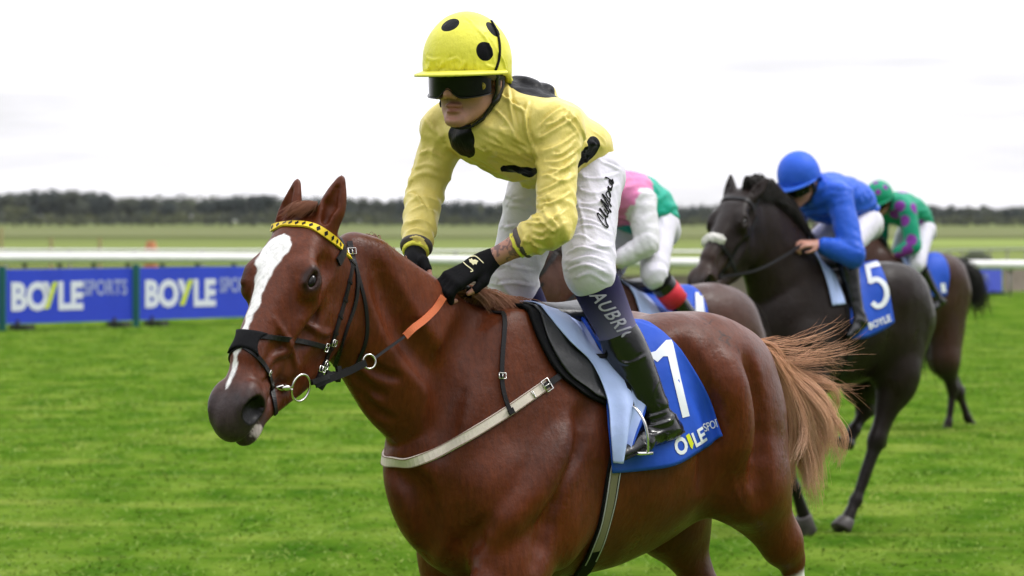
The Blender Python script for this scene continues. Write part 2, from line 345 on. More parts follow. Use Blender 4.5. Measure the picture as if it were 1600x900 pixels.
def head_prims(F, H, ears=((-.155, .01, .075), (-.155, .01, -.075)), fine=True):
    k = H.k; ax = H.ax
    def ch(pts, kk=.03, sub=4): F.chain([(H(*p[0]), p[1] * k, p[2] * k) for p in pts], kk, sub, lat=H.l)
    def E(c, r, kk=.02, sg=1, a=None): F.ell(H(*c), [x * k for x in r], kk, sg, a or ax)
    def G(a, b, ra, rb, kk=.02, sg=1): F.seg(H(*a), H(*b), ra * k, rb * k, kk, sg, lat=H.l)
    ch([((-.03, -.09), .06, .058), ((.05, -.085), .077, .075), ((.13, -.088), .086, .086), ((.20, -.092), .088, .084), ((.28, -.094), .082, .066),
        ((.37, -.090), .072, .053), ((.46, -.083), .062, .047), ((.54, -.078), .058, .05), ((.595, -.082), .05, .052)], .05)
    for w in (1, -1):
        E((.16, -.185, .050 * w), (.12, .105, .036), .045); E((.29, -.18, .038 * w), (.13, .085, .028), .05)                 # round cheek
        E((.06, -.14, .055 * w), (.07, .09, .035), .04)
        ch([((.17, -.285, .038 * w), .037, .022), ((.30, -.262, .034 * w), .036, .022), ((.42, -.212, .026 * w), .034, .022), ((.52, -.166, .016 * w), .028, .022)], .05)
        G((.165, -.035, .078 * w), (.21, -.06, .087 * w), .030, .022, .03)   # brow
        eo, ed, ep = eye_place(H, w)
        F.ell(eo + ed * .012 * k, (.042 * k, .032 * k, .024 * k), .02, 1, [H.d, ep, ed]); F.ell(eo + ed * .038 * k, (.025 * k, .0135 * k, .019 * k), .005, -1, [nrm(H.d + ep * .25), ep, ed])
        F.seg(eo + ed * .033 * k - H.d * .026 * k + ep * .013 * k, eo + ed * .032 * k + H.d * .022 * k + ep * .018 * k, .009 * k, .007 * k, .010)
        G((.22, -.095, .083 * w), (.36, -.105, .055 * w), .016, .010, .03)   # cheek crest
        G((.04, -.035, .045 * w), (.14, -.03, .068 * w), .024, .024, .03)    # temple
        G((.10, -.02, .02 * w), (.44, -.027, .016 * w), .014, .016, .04)     # nasal bones
        E((.115, -.075, .098 * w), (.035, .022, .016), .03, -1)              # hollow over the eye
        E((.30, -.135, .070 * w), (.09, .020, .012), .035, -1)
        E((.42, -.075, .058 * w), (.06, .02, .012), .03, -1)
        E((.575, -.064, .044 * w), (.056, .045, .027), .018); E((.54, -.105, .040 * w), (.05, .028, .018), .02)                 # nostril rim
        E((.548, -.045, .040 * w), (.03, .02, .016), .02)
        E((.586, -.072, .074 * w), (.050, .037, .039), .007, -1, [nrm(H.d * .8 + H.n * .55), nrm(H.n * .8 - H.d * .55), H.l])
        G((.55, -.105, .052 * w), (.50, -.13, .05 * w), .003, .002, .008, -1)
    E((.632, -.092, 0), (.032, .042, .040), .03)                             # upper lip
    E((.60, -.075, 0), (.035, .04, .035), .03)
    E((.590, -.156, 0), (.050, .027, .040), .015)                              # lower lip and chin
    E((.545, -.158, 0), (.04, .026, .034), .03)
    for w in (1, -1): G((.650, -.128, .020 * w), (.545, -.126, .058 * w), .0065, .006, .010, -1)
    G((.652, -.128, .02), (.652, -.128, -.02), .0065, .0065, .01, -1)
    for i, e in enumerate(ears):                                             # ears: outer cup less its hollow
        w = 1 if i == 0 else -1; b = H(.005, -.055, .062 * w); t = H(*e); ax_ = nrm(t - b); L = np.linalg.norm(t - b)
        fw = nrm(H.n * .75 + H.d * .3 + H.l * .30 * w + (0 if len(e) < 4 else 0)); fw = nrm(fw - (fw @ ax_) * ax_); sd_ = np.cross(ax_, fw)
        F.chain([(b - ax_ * .02 * k, .034 * k, .030 * k), (b + ax_ * L * .2, .031 * k, .029 * k), (b + ax_ * L * .42, .024 * k, .032 * k), (b + ax_ * L * .68, .015 * k, .024 * k), (b + ax_ * L * .88, .008 * k, .012 * k), (t, .004 * k, .004 * k)], .02, 3, lat=sd_)
        c0, c1 = b + ax_ * L * .18 + fw * .026 * k, b + ax_ * L * .78 + fw * .012 * k
        F.seg(c0, b + ax_ * L * .45 + fw * .022 * k, .016 * k, .017 * k, .008, -1, .012 * k, .019 * k, sd_); F.seg(b + ax_ * L * .45 + fw * .022 * k, c1, .017 * k, .006 * k, .008, -1, .019 * k, .006 * k, sd_)
def body_prims(F, J, H):
    # torso: sections (x, top z, bottom z, half width)
    F.chain([((x, 0, (a + b) / 2), (a - b) / 2, w) for x, a, b, w in J['torso']], .05, 4)
    # neck: sections (top point, bottom point, half width)
    q = []
    for tp, bt, w in J['neck']:
        tp, bt = np.asarray(tp), np.asarray(bt); q.append(((tp + bt) / 2, np.linalg.norm(tp - bt) / 2, w))
    F.chain(q, .09, 5)
    if len(J['neck']) > 2:
        cr = [n[0] for n in J['neck']]                                          # crest
        cr = [c - nrm(c - n[1]) * .028 for c, n in zip(cr, J['neck'])]
        for a, b in zip(cr[:-1], cr[1:]): F.seg(a, b, .028, .028, .05)
    for n_ in J['extra']: getattr(F, n_[0])(*n_[1:])
def trunk_muscles(F, J):
    W, C, B = J['wither'], J['croup'], J['breast']                               # landmarks (x, z)
    for w in (1, -1):
        F.ell((W[0] + .03, .10 * w, W[1] - .20), (.15, .07, .24), .08, 1, [A(.9, 0, -.45), A(0, 1, 0), A(.45, 0, .9)])
        F.seg((W[0] - .02, .09 * w, W[1] - .13), (B[0] - .10, .17 * w, B[1] + .04), .10, .10, .07, 1, .06, .07)     # shoulder blade
        F.seg((B[0] - .10, .165 * w, B[1] + .04), (W[0] + .02, .20 * w, W[1] - .56), .10, .09, .07, 1, .07, .055)   # upper arm
        F.seg((W[0] - .05, .16 * w, W[1] - .34), (W[0] + .04, .19 * w, W[1] - .62), .10, .08, .06, 1, .06, .05)     # triceps
        F.ell((B[0] - .03, .085 * w, B[1] - .04), (.10, .085, .15), .07)                                              # breast
        F.ell((C[0] - .02, .13 * w, C[1] - .16), (.27, .15, .17), .09)                                               # croup
        F.ell((C[0] - .26, .125 * w, C[1] - .24), (.15, .12, .20), .08)
    F.seg((B[0] - .0, 0, B[1] + .08), (B[0] + .02, 0, B[1] - .16), .03, .03, .03, -1, .015, .015)
def fore_leg(F, w, sh, el, kn, fe, to, s=1.0):
    F.seg(sh, el, .12 * s, .10 * s, .07, 1, .08, .075)
    F.chain([(el, .098 * s, .07 * s), (el + (kn - el) * .3, .085 * s, .062 * s), (el + (kn - el) * .65, .055 * s, .045 * s), (el + (kn - el) * .92, .042 * s, .038 * s)], .06, 4)
    F.ell(kn, (.042 * s, .038 * s, .055 * s), .03)
    F.seg(kn, fe, .029 * s, .026 * s, .03, 1, .024 * s, .022 * s)
    bk = nrm(np.cross(nrm(fe - kn), A(0, 1, 0))) * .018 * s
    F.seg(kn + bk, fe + bk, .013 * s, .014 * s, .02)
    F.ell(fe, (.036 * s, .031 * s, .036 * s), .02); F.seg(fe, fe + (to - fe) * .72, .027 * s, .036 * s, .02)
def hind_leg(F, w, hip, st, hk, fe, to, s=1.0):
    F.seg(hip, st, .17 * s, .125 * s, .10, 1, .12 * s, .085 * s)
    bt = hip + A(-.14, 0, -.10) * s
    F.seg(bt, st + (hk - st) * .35 + A(-.03, 0, 0), .12 * s, .075 * s, .09, 1, .09 * s, .06 * s)
    F.chain([(st, .11 * s, .085 * s), (st + (hk - st) * .3, .088 * s, .07 * s), (st + (hk - st) * .68, .05 * s, .042 * s), (hk, .046 * s, .037 * s)], .06, 4)
    back = nrm(nrm(hk - st) + nrm(hk - fe))                                     # the heel points away from both bones
    F.seg(hk - (hk - st) * .06, hk + back * .052 * s, .032 * s, .020 * s, .025, 1, .027 * s, .019 * s)
    F.seg(hk + back * .045 * s, st + (hk - st) * .45 - nrm(fe - hk) * .02 + back * .05 * s, .014 * s, .022 * s, .03)
    F.ell(hk, (.048 * s, .036 * s, .05 * s), .025)
    F.seg(hk, fe, .034 * s, .027 * s, .03, 1, .028 * s, .024 * s); F.seg(hk + back * .03, fe + back * .018 * s, .016 * s, .014 * s, .02)
    F.ell(fe, (.037 * s, .032 * s, .037 * s), .02); F.seg(fe, fe + (to - fe) * .72, .027 * s, .036 * s, .02)
def hoof(fe, to, parent, mat, s=1.0):
    """hoof as a slanted truncated cone with a flat sole"""
    d = nrm(to - fe); c = fe + (to - fe) * .68; f = nrm(np.cross(A(0, 1, 0), d)); f = f if f[0] > 0 or abs(f[0]) < .3 else -f
    b = MB(); V = []; n = 18; L = np.linalg.norm(to - fe) * .42
    for h, r in ((0, .040), (.1, .044), (.9, .056), (1.0, .053)):
        for j in range(n):
            a = 2 * math.pi * j / n; V.append(c + d * h * L + s * r * (math.cos(a) * f * (1.12 if math.cos(a) > 0 else .8) + math.sin(a) * A(0, 1, 0)) + f * h * .015 * s)
    Fc = [(i * n + j, i * n + (j + 1) % n, (i + 1) * n + (j + 1) % n, (i + 1) * n + j) for i in range(3) for j in range(n)] + [tuple(range(n))[::-1], tuple(range(3 * n, 4 * n))]
    b.add(V, Fc); return b.build('hoof', mat, parent)
def strands(name, mat, parent, roots, paths, r, seed=1, jitter=.01, n=1, cols=None, spread=None, locks=0):
    """hair: many thin tapering three-sided strands; paths: list of control polylines, each strand blends two neighbours"""
    g = np.random.default_rng(seed); V = []; F = []; C = []; k = 0
    P_ = [smooth_path(p, 5) for p in paths]
    LK = [(g.uniform(0, len(P_) - 1.001), g.normal(0, 1, 3), g.normal(0, 1, 3), g.uniform(3, 8), g.uniform(0, 6.28)) for _ in range(locks)] if locks else None
    for i in range(n):
        lk = LK[i % locks] if locks else None; a = float(np.clip(lk[0] + g.normal(0, .05), 0, len(P_) - 1.001)) if lk else g.uniform(0, len(P_) - 1.001); i0 = int(a); t = a - i0; t = t * t * (3 - 2 * t)
        p = P_[i0] * (1 - t) + P_[i0 + 1] * t; m = len(p); s = np.linspace(0, 1, m)
        off = g.normal(0, 1, 3); off2 = g.normal(0, 1, 3); w = jitter * (.35 + (spread or 1.6) * s)[:, None]
        ph = g.uniform(0, 6.28); p = p + w * off * .7 + w * np.sin(s * g.uniform(3, 9) + ph)[:, None] * off2 * .45
        L = g.uniform(.55, 1.0) ** .6
        if lk: q_ = jitter * (.3 + 2.6 * s)[:, None]; p = p + q_ * lk[1] * 1.15 + q_ * np.sin(s * lk[3] + lk[4])[:, None] * lk[2] * .7
        m2 = max(5, int(m * L)); p = p[:m2]; rr = r * g.uniform(.6, 1.3) * np.linspace(1, .12, m2) ** .7
        T = np.gradient(p, axis=0); T /= np.linalg.norm(T, axis=1)[:, None] + 1e-9; u = np.cross(T, A(.3, .5, .81)); u /= np.linalg.norm(u, axis=1)[:, None] + 1e-9; v = np.cross(T, u)
        ring = np.stack([p + rr[:, None] * (math.cos(q) * u + math.sin(q) * v) for q in (0, 2.094, 4.189)], 1).reshape(-1, 3)
        V.append(ring); b = np.arange(m2 - 1)[:, None] * 3 + k
        for j in range(3): F.append(np.concatenate([b + j, b + (j + 1) % 3, b + 3 + (j + 1) % 3, b + 3 + j], 1))
        if cols is not None:
            c = cols[0] + (cols[1] - cols[0]) * g.random(); e = cols[2] if len(cols) > 2 else c
            C.append(np.repeat((c[None] * (1 - .6 * np.linspace(0, 1, m2)[:, None] ** 2) + e[None] * .6 * np.linspace(0, 1, m2)[:, None] ** 2), 3, 0))
        k += m2 * 3
    return mesh_obj(name, np.vstack(V), np.vstack(F), mat, parent, True, cols=np.vstack(C) if C else None)
def bvh(V, Q): return BVHTree.FromPolygons([Vector(v) for v in V], [tuple(map(int, q)) for q in Q])
def hit(tree, fr, px, py):
    o, d = fr.lray(px, py); h = tree.ray_cast(Vector(o), Vector(d))
    if h[0] is None: return None
    n = A(*h[1]); return A(*h[0]), (-n if n @ d > 0 else n)
def path_on(tree, fr, pix, sub=6, relax=1):
    """photo polyline laid on the nearest surface: points, normals (the outermost neighbours bridge the gaps)"""
    q = smooth_path(np.array(pix, float), sub); pts, ns, ok = [], [], []
    for p in q:
        h = hit(tree, fr, p[0], p[1])
        if h is not None and pts and np.linalg.norm(h[0] - pts[-1]) > .09: h = None
        if h is not None: pts.append(h[0]); ns.append(h[1])
    pts, ns = np.array(pts), np.array(ns)
    for _ in range(relax * 2): ns[1:-1] = (ns[:-2] + ns[1:-1] + ns[2:]) / 3; pts[1:-1] = (pts[:-2] + 2 * pts[1:-1] + pts[2:]) / 4
    return pts, ns / np.linalg.norm(ns, axis=1)[:, None]
def loop_on(tree, c, u, v, n=48, far=.8, a0=0, a1=2 * math.pi, relax=3, hull=True):
    """closed band line round a body: rays from far outside towards centre c in the plane of u and v"""
    pts, ns = [], []; ang = np.linspace(a0, a1, n, endpoint=abs(a1 - a0) < 6.28)
    for a in ang:
        d = math.cos(a) * u + math.sin(a) * v; h = tree.ray_cast(Vector(c + d * far), Vector(-d), far)
        if h[0] is None: continue
        pts.append(A(*h[0])); ns.append(A(*h[1]))
    pts, ns = np.array(pts), np.array(ns)
    for _ in range(relax):
        if abs(a1 - a0) > 6.28: pts = (np.roll(pts, 1, 0) + 2 * pts + np.roll(pts, -1, 0)) / 4; ns = (np.roll(ns, 1, 0) + ns + np.roll(ns, -1, 0)) / 3
        else: ns[1:-1] = (ns[:-2] + ns[1:-1] + ns[2:]) / 3
    return pts, ns / np.linalg.norm(ns, axis=1)[:, None]

def smooth_lerp(a, b, t): return np.asarray(a) * (1 - t) + np.asarray(b) * t
def generic(H, dz=0.0):
    """a galloping racehorse's trunk and neck up to a given head"""
    tor = [(.24, 1.33, .92, .09), (.17, 1.43, .82, .17), (.02, 1.52, .785, .245), (-.18, 1.50, .785, .275), (-.36, 1.485, .815, .285), (-.52, 1.50, .875, .27), (-.68, 1.50, .96, .24), (-.80, 1.45, 1.05, .18)]
    tor = [(x, a + dz, b + dz, w) for x, a, b, w in tor]; W, Pt = A(-.02, 0, 1.49 + dz), H(-.015, -.04); Cb, Th = A(.14, 0, .92 + dz), H(.13, -.25)
    nk = []
    for t, w in ((0, .16), (.2, .14), (.45, .11), (.7, .09), (.88, .08), (1, .07)):
        tp = smooth_lerp(W, Pt, t) + A(-.05, 0, .125) * math.sin(math.pi * t) ** .7; bt = smooth_lerp(Cb, Th, t) + A(-.03, 0, .03) * math.sin(math.pi * t); nk.append((tp, bt, w))
    return dict(torso=tor, neck=nk, extra=[], wither=(0, 1.53 + dz), croup=(-.53, 1.525 + dz), breast=(.215, 1.06 + dz))

def creases(V, N, tree, fr, strokes, w=.006, amp=.006):
    """cloth creases along photo polylines: a rounded ridge with a sharper valley on its lower side"""
    D = np.zeros(len(V))
    for st in strokes:
        a = 1.0; q = st
        if isinstance(st, tuple): a, q = st
        q = smooth_path(np.array(q, float), 5); pts = [h[0] for h in (hit(tree, fr, *p) for p in q) if h is not None]
        if len(pts) < 3: continue
        best = np.full(len(V), 9.); tt = np.zeros(len(V)); side = np.zeros(len(V)); n = len(pts) - 1
        for i in range(n):
            if np.linalg.norm(pts[i + 1] - pts[i]) > .05: continue
            d, t = smooth_dist(V, pts[i], pts[i + 1]); m = d < best; best[m] = d[m]; tt[m] = (i + t[m]) / n
            g_ = nrm(np.cross(nrm(pts[i + 1] - pts[i] + 1e-9), N[m].mean(0) + 1e-9)) if m.any() else A(0, 0, 1); side[m] = ((V[m] - pts[i]) @ g_)
        e = np.sin(np.pi * np.clip(tt, 0.02, .98)) ** .6; D += a * amp * e * (np.exp(-((side - .5 * w) ** 2 + np.maximum(best ** 2 - side ** 2, 0)) / w ** 2) - .8 * np.exp(-((side + .7 * w) ** 2 + np.maximum(best ** 2 - side ** 2, 0)) / (.7 * w) ** 2)) * (best < 4 * w)
    return V + N * D[:, None]
# ------------------------------------------------------------------ the chestnut in front
M = {}
def coat(name, **k):
    return material(name, rough=k.get('rough', .40), spec=k.get('spec', .20), vcol=True, sheen=0.0, noise=(70, .20, (1.4, 1, .28)), rnoise=(9, .27, .50, (1, 1, .6)), bump=[(420, .0007, (1.4, 1, .22)), (90, .0012, (1, 1, .5)), (22, .003)])
M['chestnut'] = coat('chestnut_coat')
M['hair'] = material('hair', rough=.55, spec=.35, vcol=True)
M['black_leather'] = material('black_leather', rough=.42, spec=.22, base=(.010, .009, .010), bump=[(160, .0006)])
M['hoof'] = material('hoof_horn', rough=.5, base=(.05, .042, .038), noise=(30, .25))
M['steel'] = material('steel', rough=.22, base=(.72, .70, .66), metal=1)
M['eye'] = material('eye', rough=.10, spec=.28, base=(.006, .004, .003))
M['orange_rubber'] = material('orange_rubber', rough=.7, base=(.62, .15, .055), bump=[(320, .0012)])
M['white_web'] = material('white_web', rough=.75, base=(.66, .58, .5), bump=[(300, .0006)], noise=(20, .1))
M['yellow_band'] = material('yellow_band', rough=.5, base=(.85, .60, .02))
H1F = Frame(0, 10.8, 45)
S = H1F.S
def sec(t, b, w): return (S(*t), S(*b), w)
HD = Head(S(464, 338, .04) , 16, 38, .99)
J1 = dict(torso=[(.22, 1.33, .92, .08), (.15, 1.43, .82, .155), (.02, 1.52, .785, .245), (-.18, 1.50, .785, .275), (-.36, 1.485, .815, .285), (-.52, 1.50, .875, .27), (-.68, 1.50, .96, .24), (-.80, 1.45, 1.05, .18)],
    neck=[(S(810, 508), S(765, 900), .15), (S(735, 494), S(728, 790), .13), (S(672, 466), S(692, 722), .11), (S(622, 424), S(648, 668), .095), (S(583, 392), S(598, 610), .085), (S(548, 370), S(570, 570), .075)],
    extra=[], wither=(0, 1.53), croup=(-.53, 1.525), breast=(.195, 1.06))
F = Field(); body_prims(F, J1, HD); trunk_muscles(F, J1)
# legs: near fore folded forward, far fore behind it, near hind pushing back, far hind under the belly
fore_leg(F, 1, A(.20, .165, 1.05), A(.18, .18, .84), A(.42, .17, .62), A(.22, .16, .40), A(.12, .16, .34))
fore_leg(F, -1, A(.08, -.15, 1.05), A(.06, -.17, .84), A(.05, -.17, .48), A(-.02, -.17, .20), A(.02, -.17, .06))
hk = S(1226, 850, .17); st = S(1160, 745, .20); hind_leg(F, 1, A(-.655, .145, 1.30), st, hk, S(1262, 985, .15), S(1285, 1020, .15), 1.07)
hind_leg(F, -1, A(-.66, -.15, 1.28), S(1040, 800, -.18), S(1100, 925, -.16), S(1050, 1080, -.15), S(1030, 1140, -.15))
F.seg(S(1163, 758, .185), S(1218, 846, .17), .105, .060, .05, 1, .085, .046); F.seg(S(1222, 838, .17), S(1240, 872, .165), .052, .036, .03, 1, .044, .034)
head_prims(F, HD, ears=((-.130, .005, .095), (-.122, .0, -.045)))
Vc, Qc = sculpt(F, np.arange(-1.5, 1.3, .02), np.arange(-.42, .52, .02), np.arange(.3, 2.05, .02), 1); Tc = bvh(Vc, Qc)
def relief(pix, r, k, sign, off=0.0, mirror=True):
    q = smooth_path(np.array(pix, float), 4); pts = []
    for p in q:
        h = hit(Tc, H1F, p[0], p[1])
        if h is not None and (not pts or np.linalg.norm(h[0] + h[1] * off - pts[-1]) < .15): pts.append(h[0] + h[1] * off)
    n = len(pts)
    for i in range(n - 1):
        t0, t1 = (math.sin(math.pi * (i + .5) / n) ** .5 for i in (i, i + 1)); F.seg(pts[i], pts[i + 1], r * t0, r * t1, k, sign)
        if mirror: F.seg(pts[i] * A(1, -1, 1), pts[i + 1] * A(1, -1, 1), r * t0, r * t1, k, sign)
# the lines between the muscles, and the muscles they part
relief([(915, 640), (875, 720), (805, 800), (725, 850)], .012, .055, -1, .006); relief([(905, 690), (868, 760), (838, 880)], .011, .045, -1, .006); relief([(592, 425), (635, 520), (700, 600)], .012, .07, -1, .006); relief([(554, 585), (574, 606), (600, 618)], .006, .022, -1, .002, False); relief([(566, 560), (592, 580), (622, 590)], .006, .022, -1, .002, False); relief([(560, 610), (584, 640), (612, 655)], .006, .022, -1, .003, False)
relief([(617, 735), (652, 765), (668, 820), (662, 885)], .013, .05, -1, .008, False); relief([(735, 500), (705, 590), (688, 700)], .011, .07, -1, .009)
relief([(1100, 760), (1108, 705), (1122, 640)], .012, .05, -1, .009); relief([(1068, 545), (1092, 610), (1135, 675)], .012, .07, -1, .011); relief([(1168, 565), (1182, 650), (1188, 780)], .013, .055, -1, .009)
relief([(890, 670), (845, 760), (775, 835)], .022, .06, 1, -.014, False); relief([(1140, 570), (1152, 650), (1150, 720)], .025, .07, 1, -.016, False)
for vn in ([(820, 760), (800, 800), (790, 850)], [(1150, 700), (1145, 750), (1165, 800)]): relief(vn, .004, .012, 1, -.002, False)
for vn in ([(430, 500), (452, 540), (462, 575)], [(410, 590), (425, 560), (455, 548)], [(470, 500), (500, 520), (515, 520)]): relief(vn, .0048, .013, 1, -.0008, False)
gx = ax_grid(-1.75, 1.32, .0085, (.42, 1.32, .0042)); gy = ax_grid(-.40, .52, .006, (-.14, .30, .0045)); gz = ax_grid(-.02, 2.02, .009, (1.08, 2.02, .0046))
V, Q = sculpt(F, gx, gy, gz, 2)
print('horse verts', len(V), V.min(0), V.max(0))
# veins, muscle grooves: small relief
N = normals(V, Q)
V = V + N * ((fbm(V * A(1, 1, .6), 9, 2, 5) - .5) * .010)[:, None]
u, v, w = HD.coords(V)
base = A(.094, .0205, .0052); n1 = fbm(V, 3.5, 3, 1)[:, None]; n2 = fbm(V, 22, 2, 9)[:, None]
C = base * (.50 + 1.02 * n1) * (.92 + .16 * n2)
def mixc(C, c, f): f = np.clip(f, 0, 1)[:, None]; return C * (1 - f) + np.asarray(c) * f
onhead = (u > -.2) & (v > -.3) & (np.abs(w) < .16)
wob = (vnoise(V, 45, 2) - .5) * .05
mz = np.clip((u - .49 + wob * .6) / .09, 0, 1) * onhead; C = mixc(C, (.040, .030, .031), mz * .93)       # grey muzzle
C = mixc(C, (.40, .33, .30), np.clip(1 - np.hypot((u - .60) / .034, (v + .172) / .016) + wob * 6, 0, 1) * (np.abs(w) < .06) * onhead * .8)
C = mixc(C, (.006, .004, .004), np.clip(1.3 - np.sqrt(((u - .585) / .036) ** 2 + ((v + .068) / .030) ** 2), 0, 1) * 3 * (np.abs(w) > .028) * (np.abs(w) < .071) * onhead)
C = mixc(C, (.022, .017, .018), np.clip(1.2 - np.abs(v + .128) / .009, 0, 1) * (u > .53) * onhead * .85)
C = mixc(C, (.020, .015, .015), np.clip(1.5 - np.sqrt(((u - .585) / .046) ** 2 + ((v + .068) / .038) ** 2), 0, 1) * (np.abs(w) > .03) * onhead * .6)
bl = np.interp(u, [.055, .07, .10, .16, .24, .34, .45, .52, .56], [0, .034, .054, .040, .024, .016, .012, .010, 0]); ctr = np.interp(u, [0, .06, .1, .2, .35, .5], [-.010, -.022, -.028, -.026, -.014, -.010])
f = np.clip((bl + wob * .28 - np.abs(w - ctr)) / .004, 0, 1) * (v > -.06) * (u > .055) * (u < .56); C = mixc(C, (.80, .78, .76), f)
for sg in (1, -1):
    eo, ed, ep = eye_place(HD, sg); q = V - (eo + ed * .03); eyeD = np.sqrt(((q @ HD.d) / .036) ** 2 + ((q @ ep) / .026) ** 2 + ((q @ ed) / .05) ** 2); C = mixc(C, (.018, .009, .007), np.clip((1.35 - eyeD) * 2, 0, .9))
for sg in (1, -1):
    q = V - HD(.586, -.072, .074 * sg); e_ = np.sqrt(((q @ nrm(HD.d * .8 + HD.n * .55)) / .0495) ** 2 + ((q @ nrm(HD.n * .8 - HD.d * .55)) / .0366) ** 2 + ((q @ HD.l) / .0386) ** 2); C = mixc(C, (.002, .0015, .0015), (1.13 - e_) / .06)
# dark points low on the legs, white stocking on the near hind
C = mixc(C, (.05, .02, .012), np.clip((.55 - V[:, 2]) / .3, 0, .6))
fe = S(1262, 985, .15); dd, tt = smooth_dist(V, hk, fe); C = mixc(C, (.72, .70, .66), np.clip((tt - .30) * 14, 0, 1) * (dd < .09))
# brand on the croup: clipped darker hair
def brand(C, cx, cy, pts, wd, col_=(.022, .007, .004)):
    q = smooth_path(np.array(pts, float), 1); 
    for a, b in zip(q[:-1], q[1:]):
        pa, pb = hit(T1, H1F, *a), hit(T1, H1F, *b)
        if pa is None or pb is None: continue
        d_, _ = smooth_dist(V, pa[0], pb[0]); C = mixc(C, col_, (wd - d_) / .004)
    return C
T1 = bvh(V, Q)
h_ = hit(T1, H1F, 404, 674)
if h_ is not None: C = mixc(C, (.50, .42, .40), np.clip((.024 - np.linalg.norm(V - h_[0], axis=1)) / .008 + (vnoise(V, 160, 3) - .5) * 2.2, 0, 1) * (np.linalg.norm(V - h_[0], axis=1) < .034) * .85)
for poly in ([(1075, 487), (1086, 484), (1112, 500)], [(1075, 487), (1100, 499), (1108, 507), (1112, 500)], [(1096, 503), (1104, 507)], [(1122, 516), (1132, 524), (1141, 527), (1136, 532), (1141, 540), (1131, 533), (1125, 530), (1128, 524), (1122, 516)], [(1150, 541), (1156, 552)]):
    C = brand(C, 0, 0, poly, .004)
V = V.copy()
horse = empty('racehorse', 'glossy chestnut racehorse with a white blaze galloping in front', 'horse', H1F)
body1 = mesh_obj('body', V, Q, M['chestnut'], horse, cols=C)
for sg in (1, -1):
    add_eye(HD, sg, horse)
for a, b_ in ((A(.22, .16, .40), A(.12, .16, .34)), (A(-.02, -.17, .20), A(.02, -.17, .06)), (S(1262, 985, .15), S(1285, 1020, .15)), (S(1050, 1080, -.15), S(1030, 1140, -.15))): hoof(a, b_, horse, M['hoof'])
# tail
dock = S(1162, 533); 
tp = lambda *px: [dock + A(.05, 0, -.02)] + [S(x, y, l) for x, y, l in px]
strands('tail', M['hair'], horse, None, [
    tp((1192, 555, .02), (1216, 610, .03), (1230, 680, .03), (1238, 730, .04), (1240, 775, .05)),
    tp((1195, 552, .03), (1228, 605, .05), (1246, 670, .06), (1256, 720, .07), (1252, 768, .08)),
    tp((1198, 549, .03), (1228, 600, .05), (1252, 650, .08), (1266, 700, .09), (1268, 748, .09)),
    tp((1200, 547, .0), (1234, 592, .02), (1264, 628, .05), (1282, 668, .07), (1284, 728, .08)),
    tp((1200, 545, .0), (1236, 582, .0), (1268, 606, .02), (1292, 640, .04), (1296, 695, .05)),
    ], .0010, 3, .011, 4200, cols=(A(.36, .14, .065), A(.68, .36, .20), A(.88, .60, .40)), spread=.7, locks=40)
strands('tail_wisp', M['hair'], horse, None, [
    tp((1192, 542, .02), (1215, 530, .03), (1245, 512, .02), (1278, 502, .02)),
    tp((1198, 550, .02), (1235, 548, .03), (1285, 540, .02), (1325, 524, .02)),
    tp((1198, 555, .02), (1245, 560, .03), (1300, 552, .03), (1345, 548, .05)),
    tp((1198, 560, .02), (1250, 588, .03), (1305, 600, .03), (1345, 628, .05))], .0009, 5, .014, 230, cols=(A(.36, .15, .07), A(.56, .3, .17)), spread=1.2, locks=14)
# mane and forelock
crest = [S(545, 350), S(586, 378), S(627, 408), (S(668, 446)), S(705, 464), S(745, 476), S(790, 486)]
mp_ = []
for i, c in enumerate(crest[1:]): mp_.append([c + A(0, .004, -.01), c + A(-.01, -.02, .014), c + A(-.03, -.055, .0), c + A(-.05, -.08, -.05), c + A(-.06, -.085, -.11)])
strands('mane', M['hair'], horse, None, mp_, .0016, 8, .008, 1300, cols=(A(.17, .055, .025), A(.30, .11, .05)))
mp2 = [[c + A(.0, .0, -.005), c + A(-.01, .02, .02), c + A(-.04, .05, .02), c + A(-.07, .075, -.01), c + A(-.09, .085, -.05)] for c in crest[4:]]
strands('mane_lock', M['hair'], horse, None, mp2, .0016, 9, .008, 420, cols=(A(.22, .08, .04), A(.42, .19, .11)))
fl = [[HD(-.035, -.05, w_), HD(-.055, -.02, w_), HD(-.045, -.003, w_ * 1.2), HD(-.02, .004, w_ * 1.3 - .01), HD(.005, .006, w_ * 1.4 - .03)] for w_ in (-.02, .005, .03)]
strands('forelock', M['hair'], horse, None, fl, .0012, 12, .004, 380, cols=(A(.20, .07, .03), A(.36, .15, .08)))
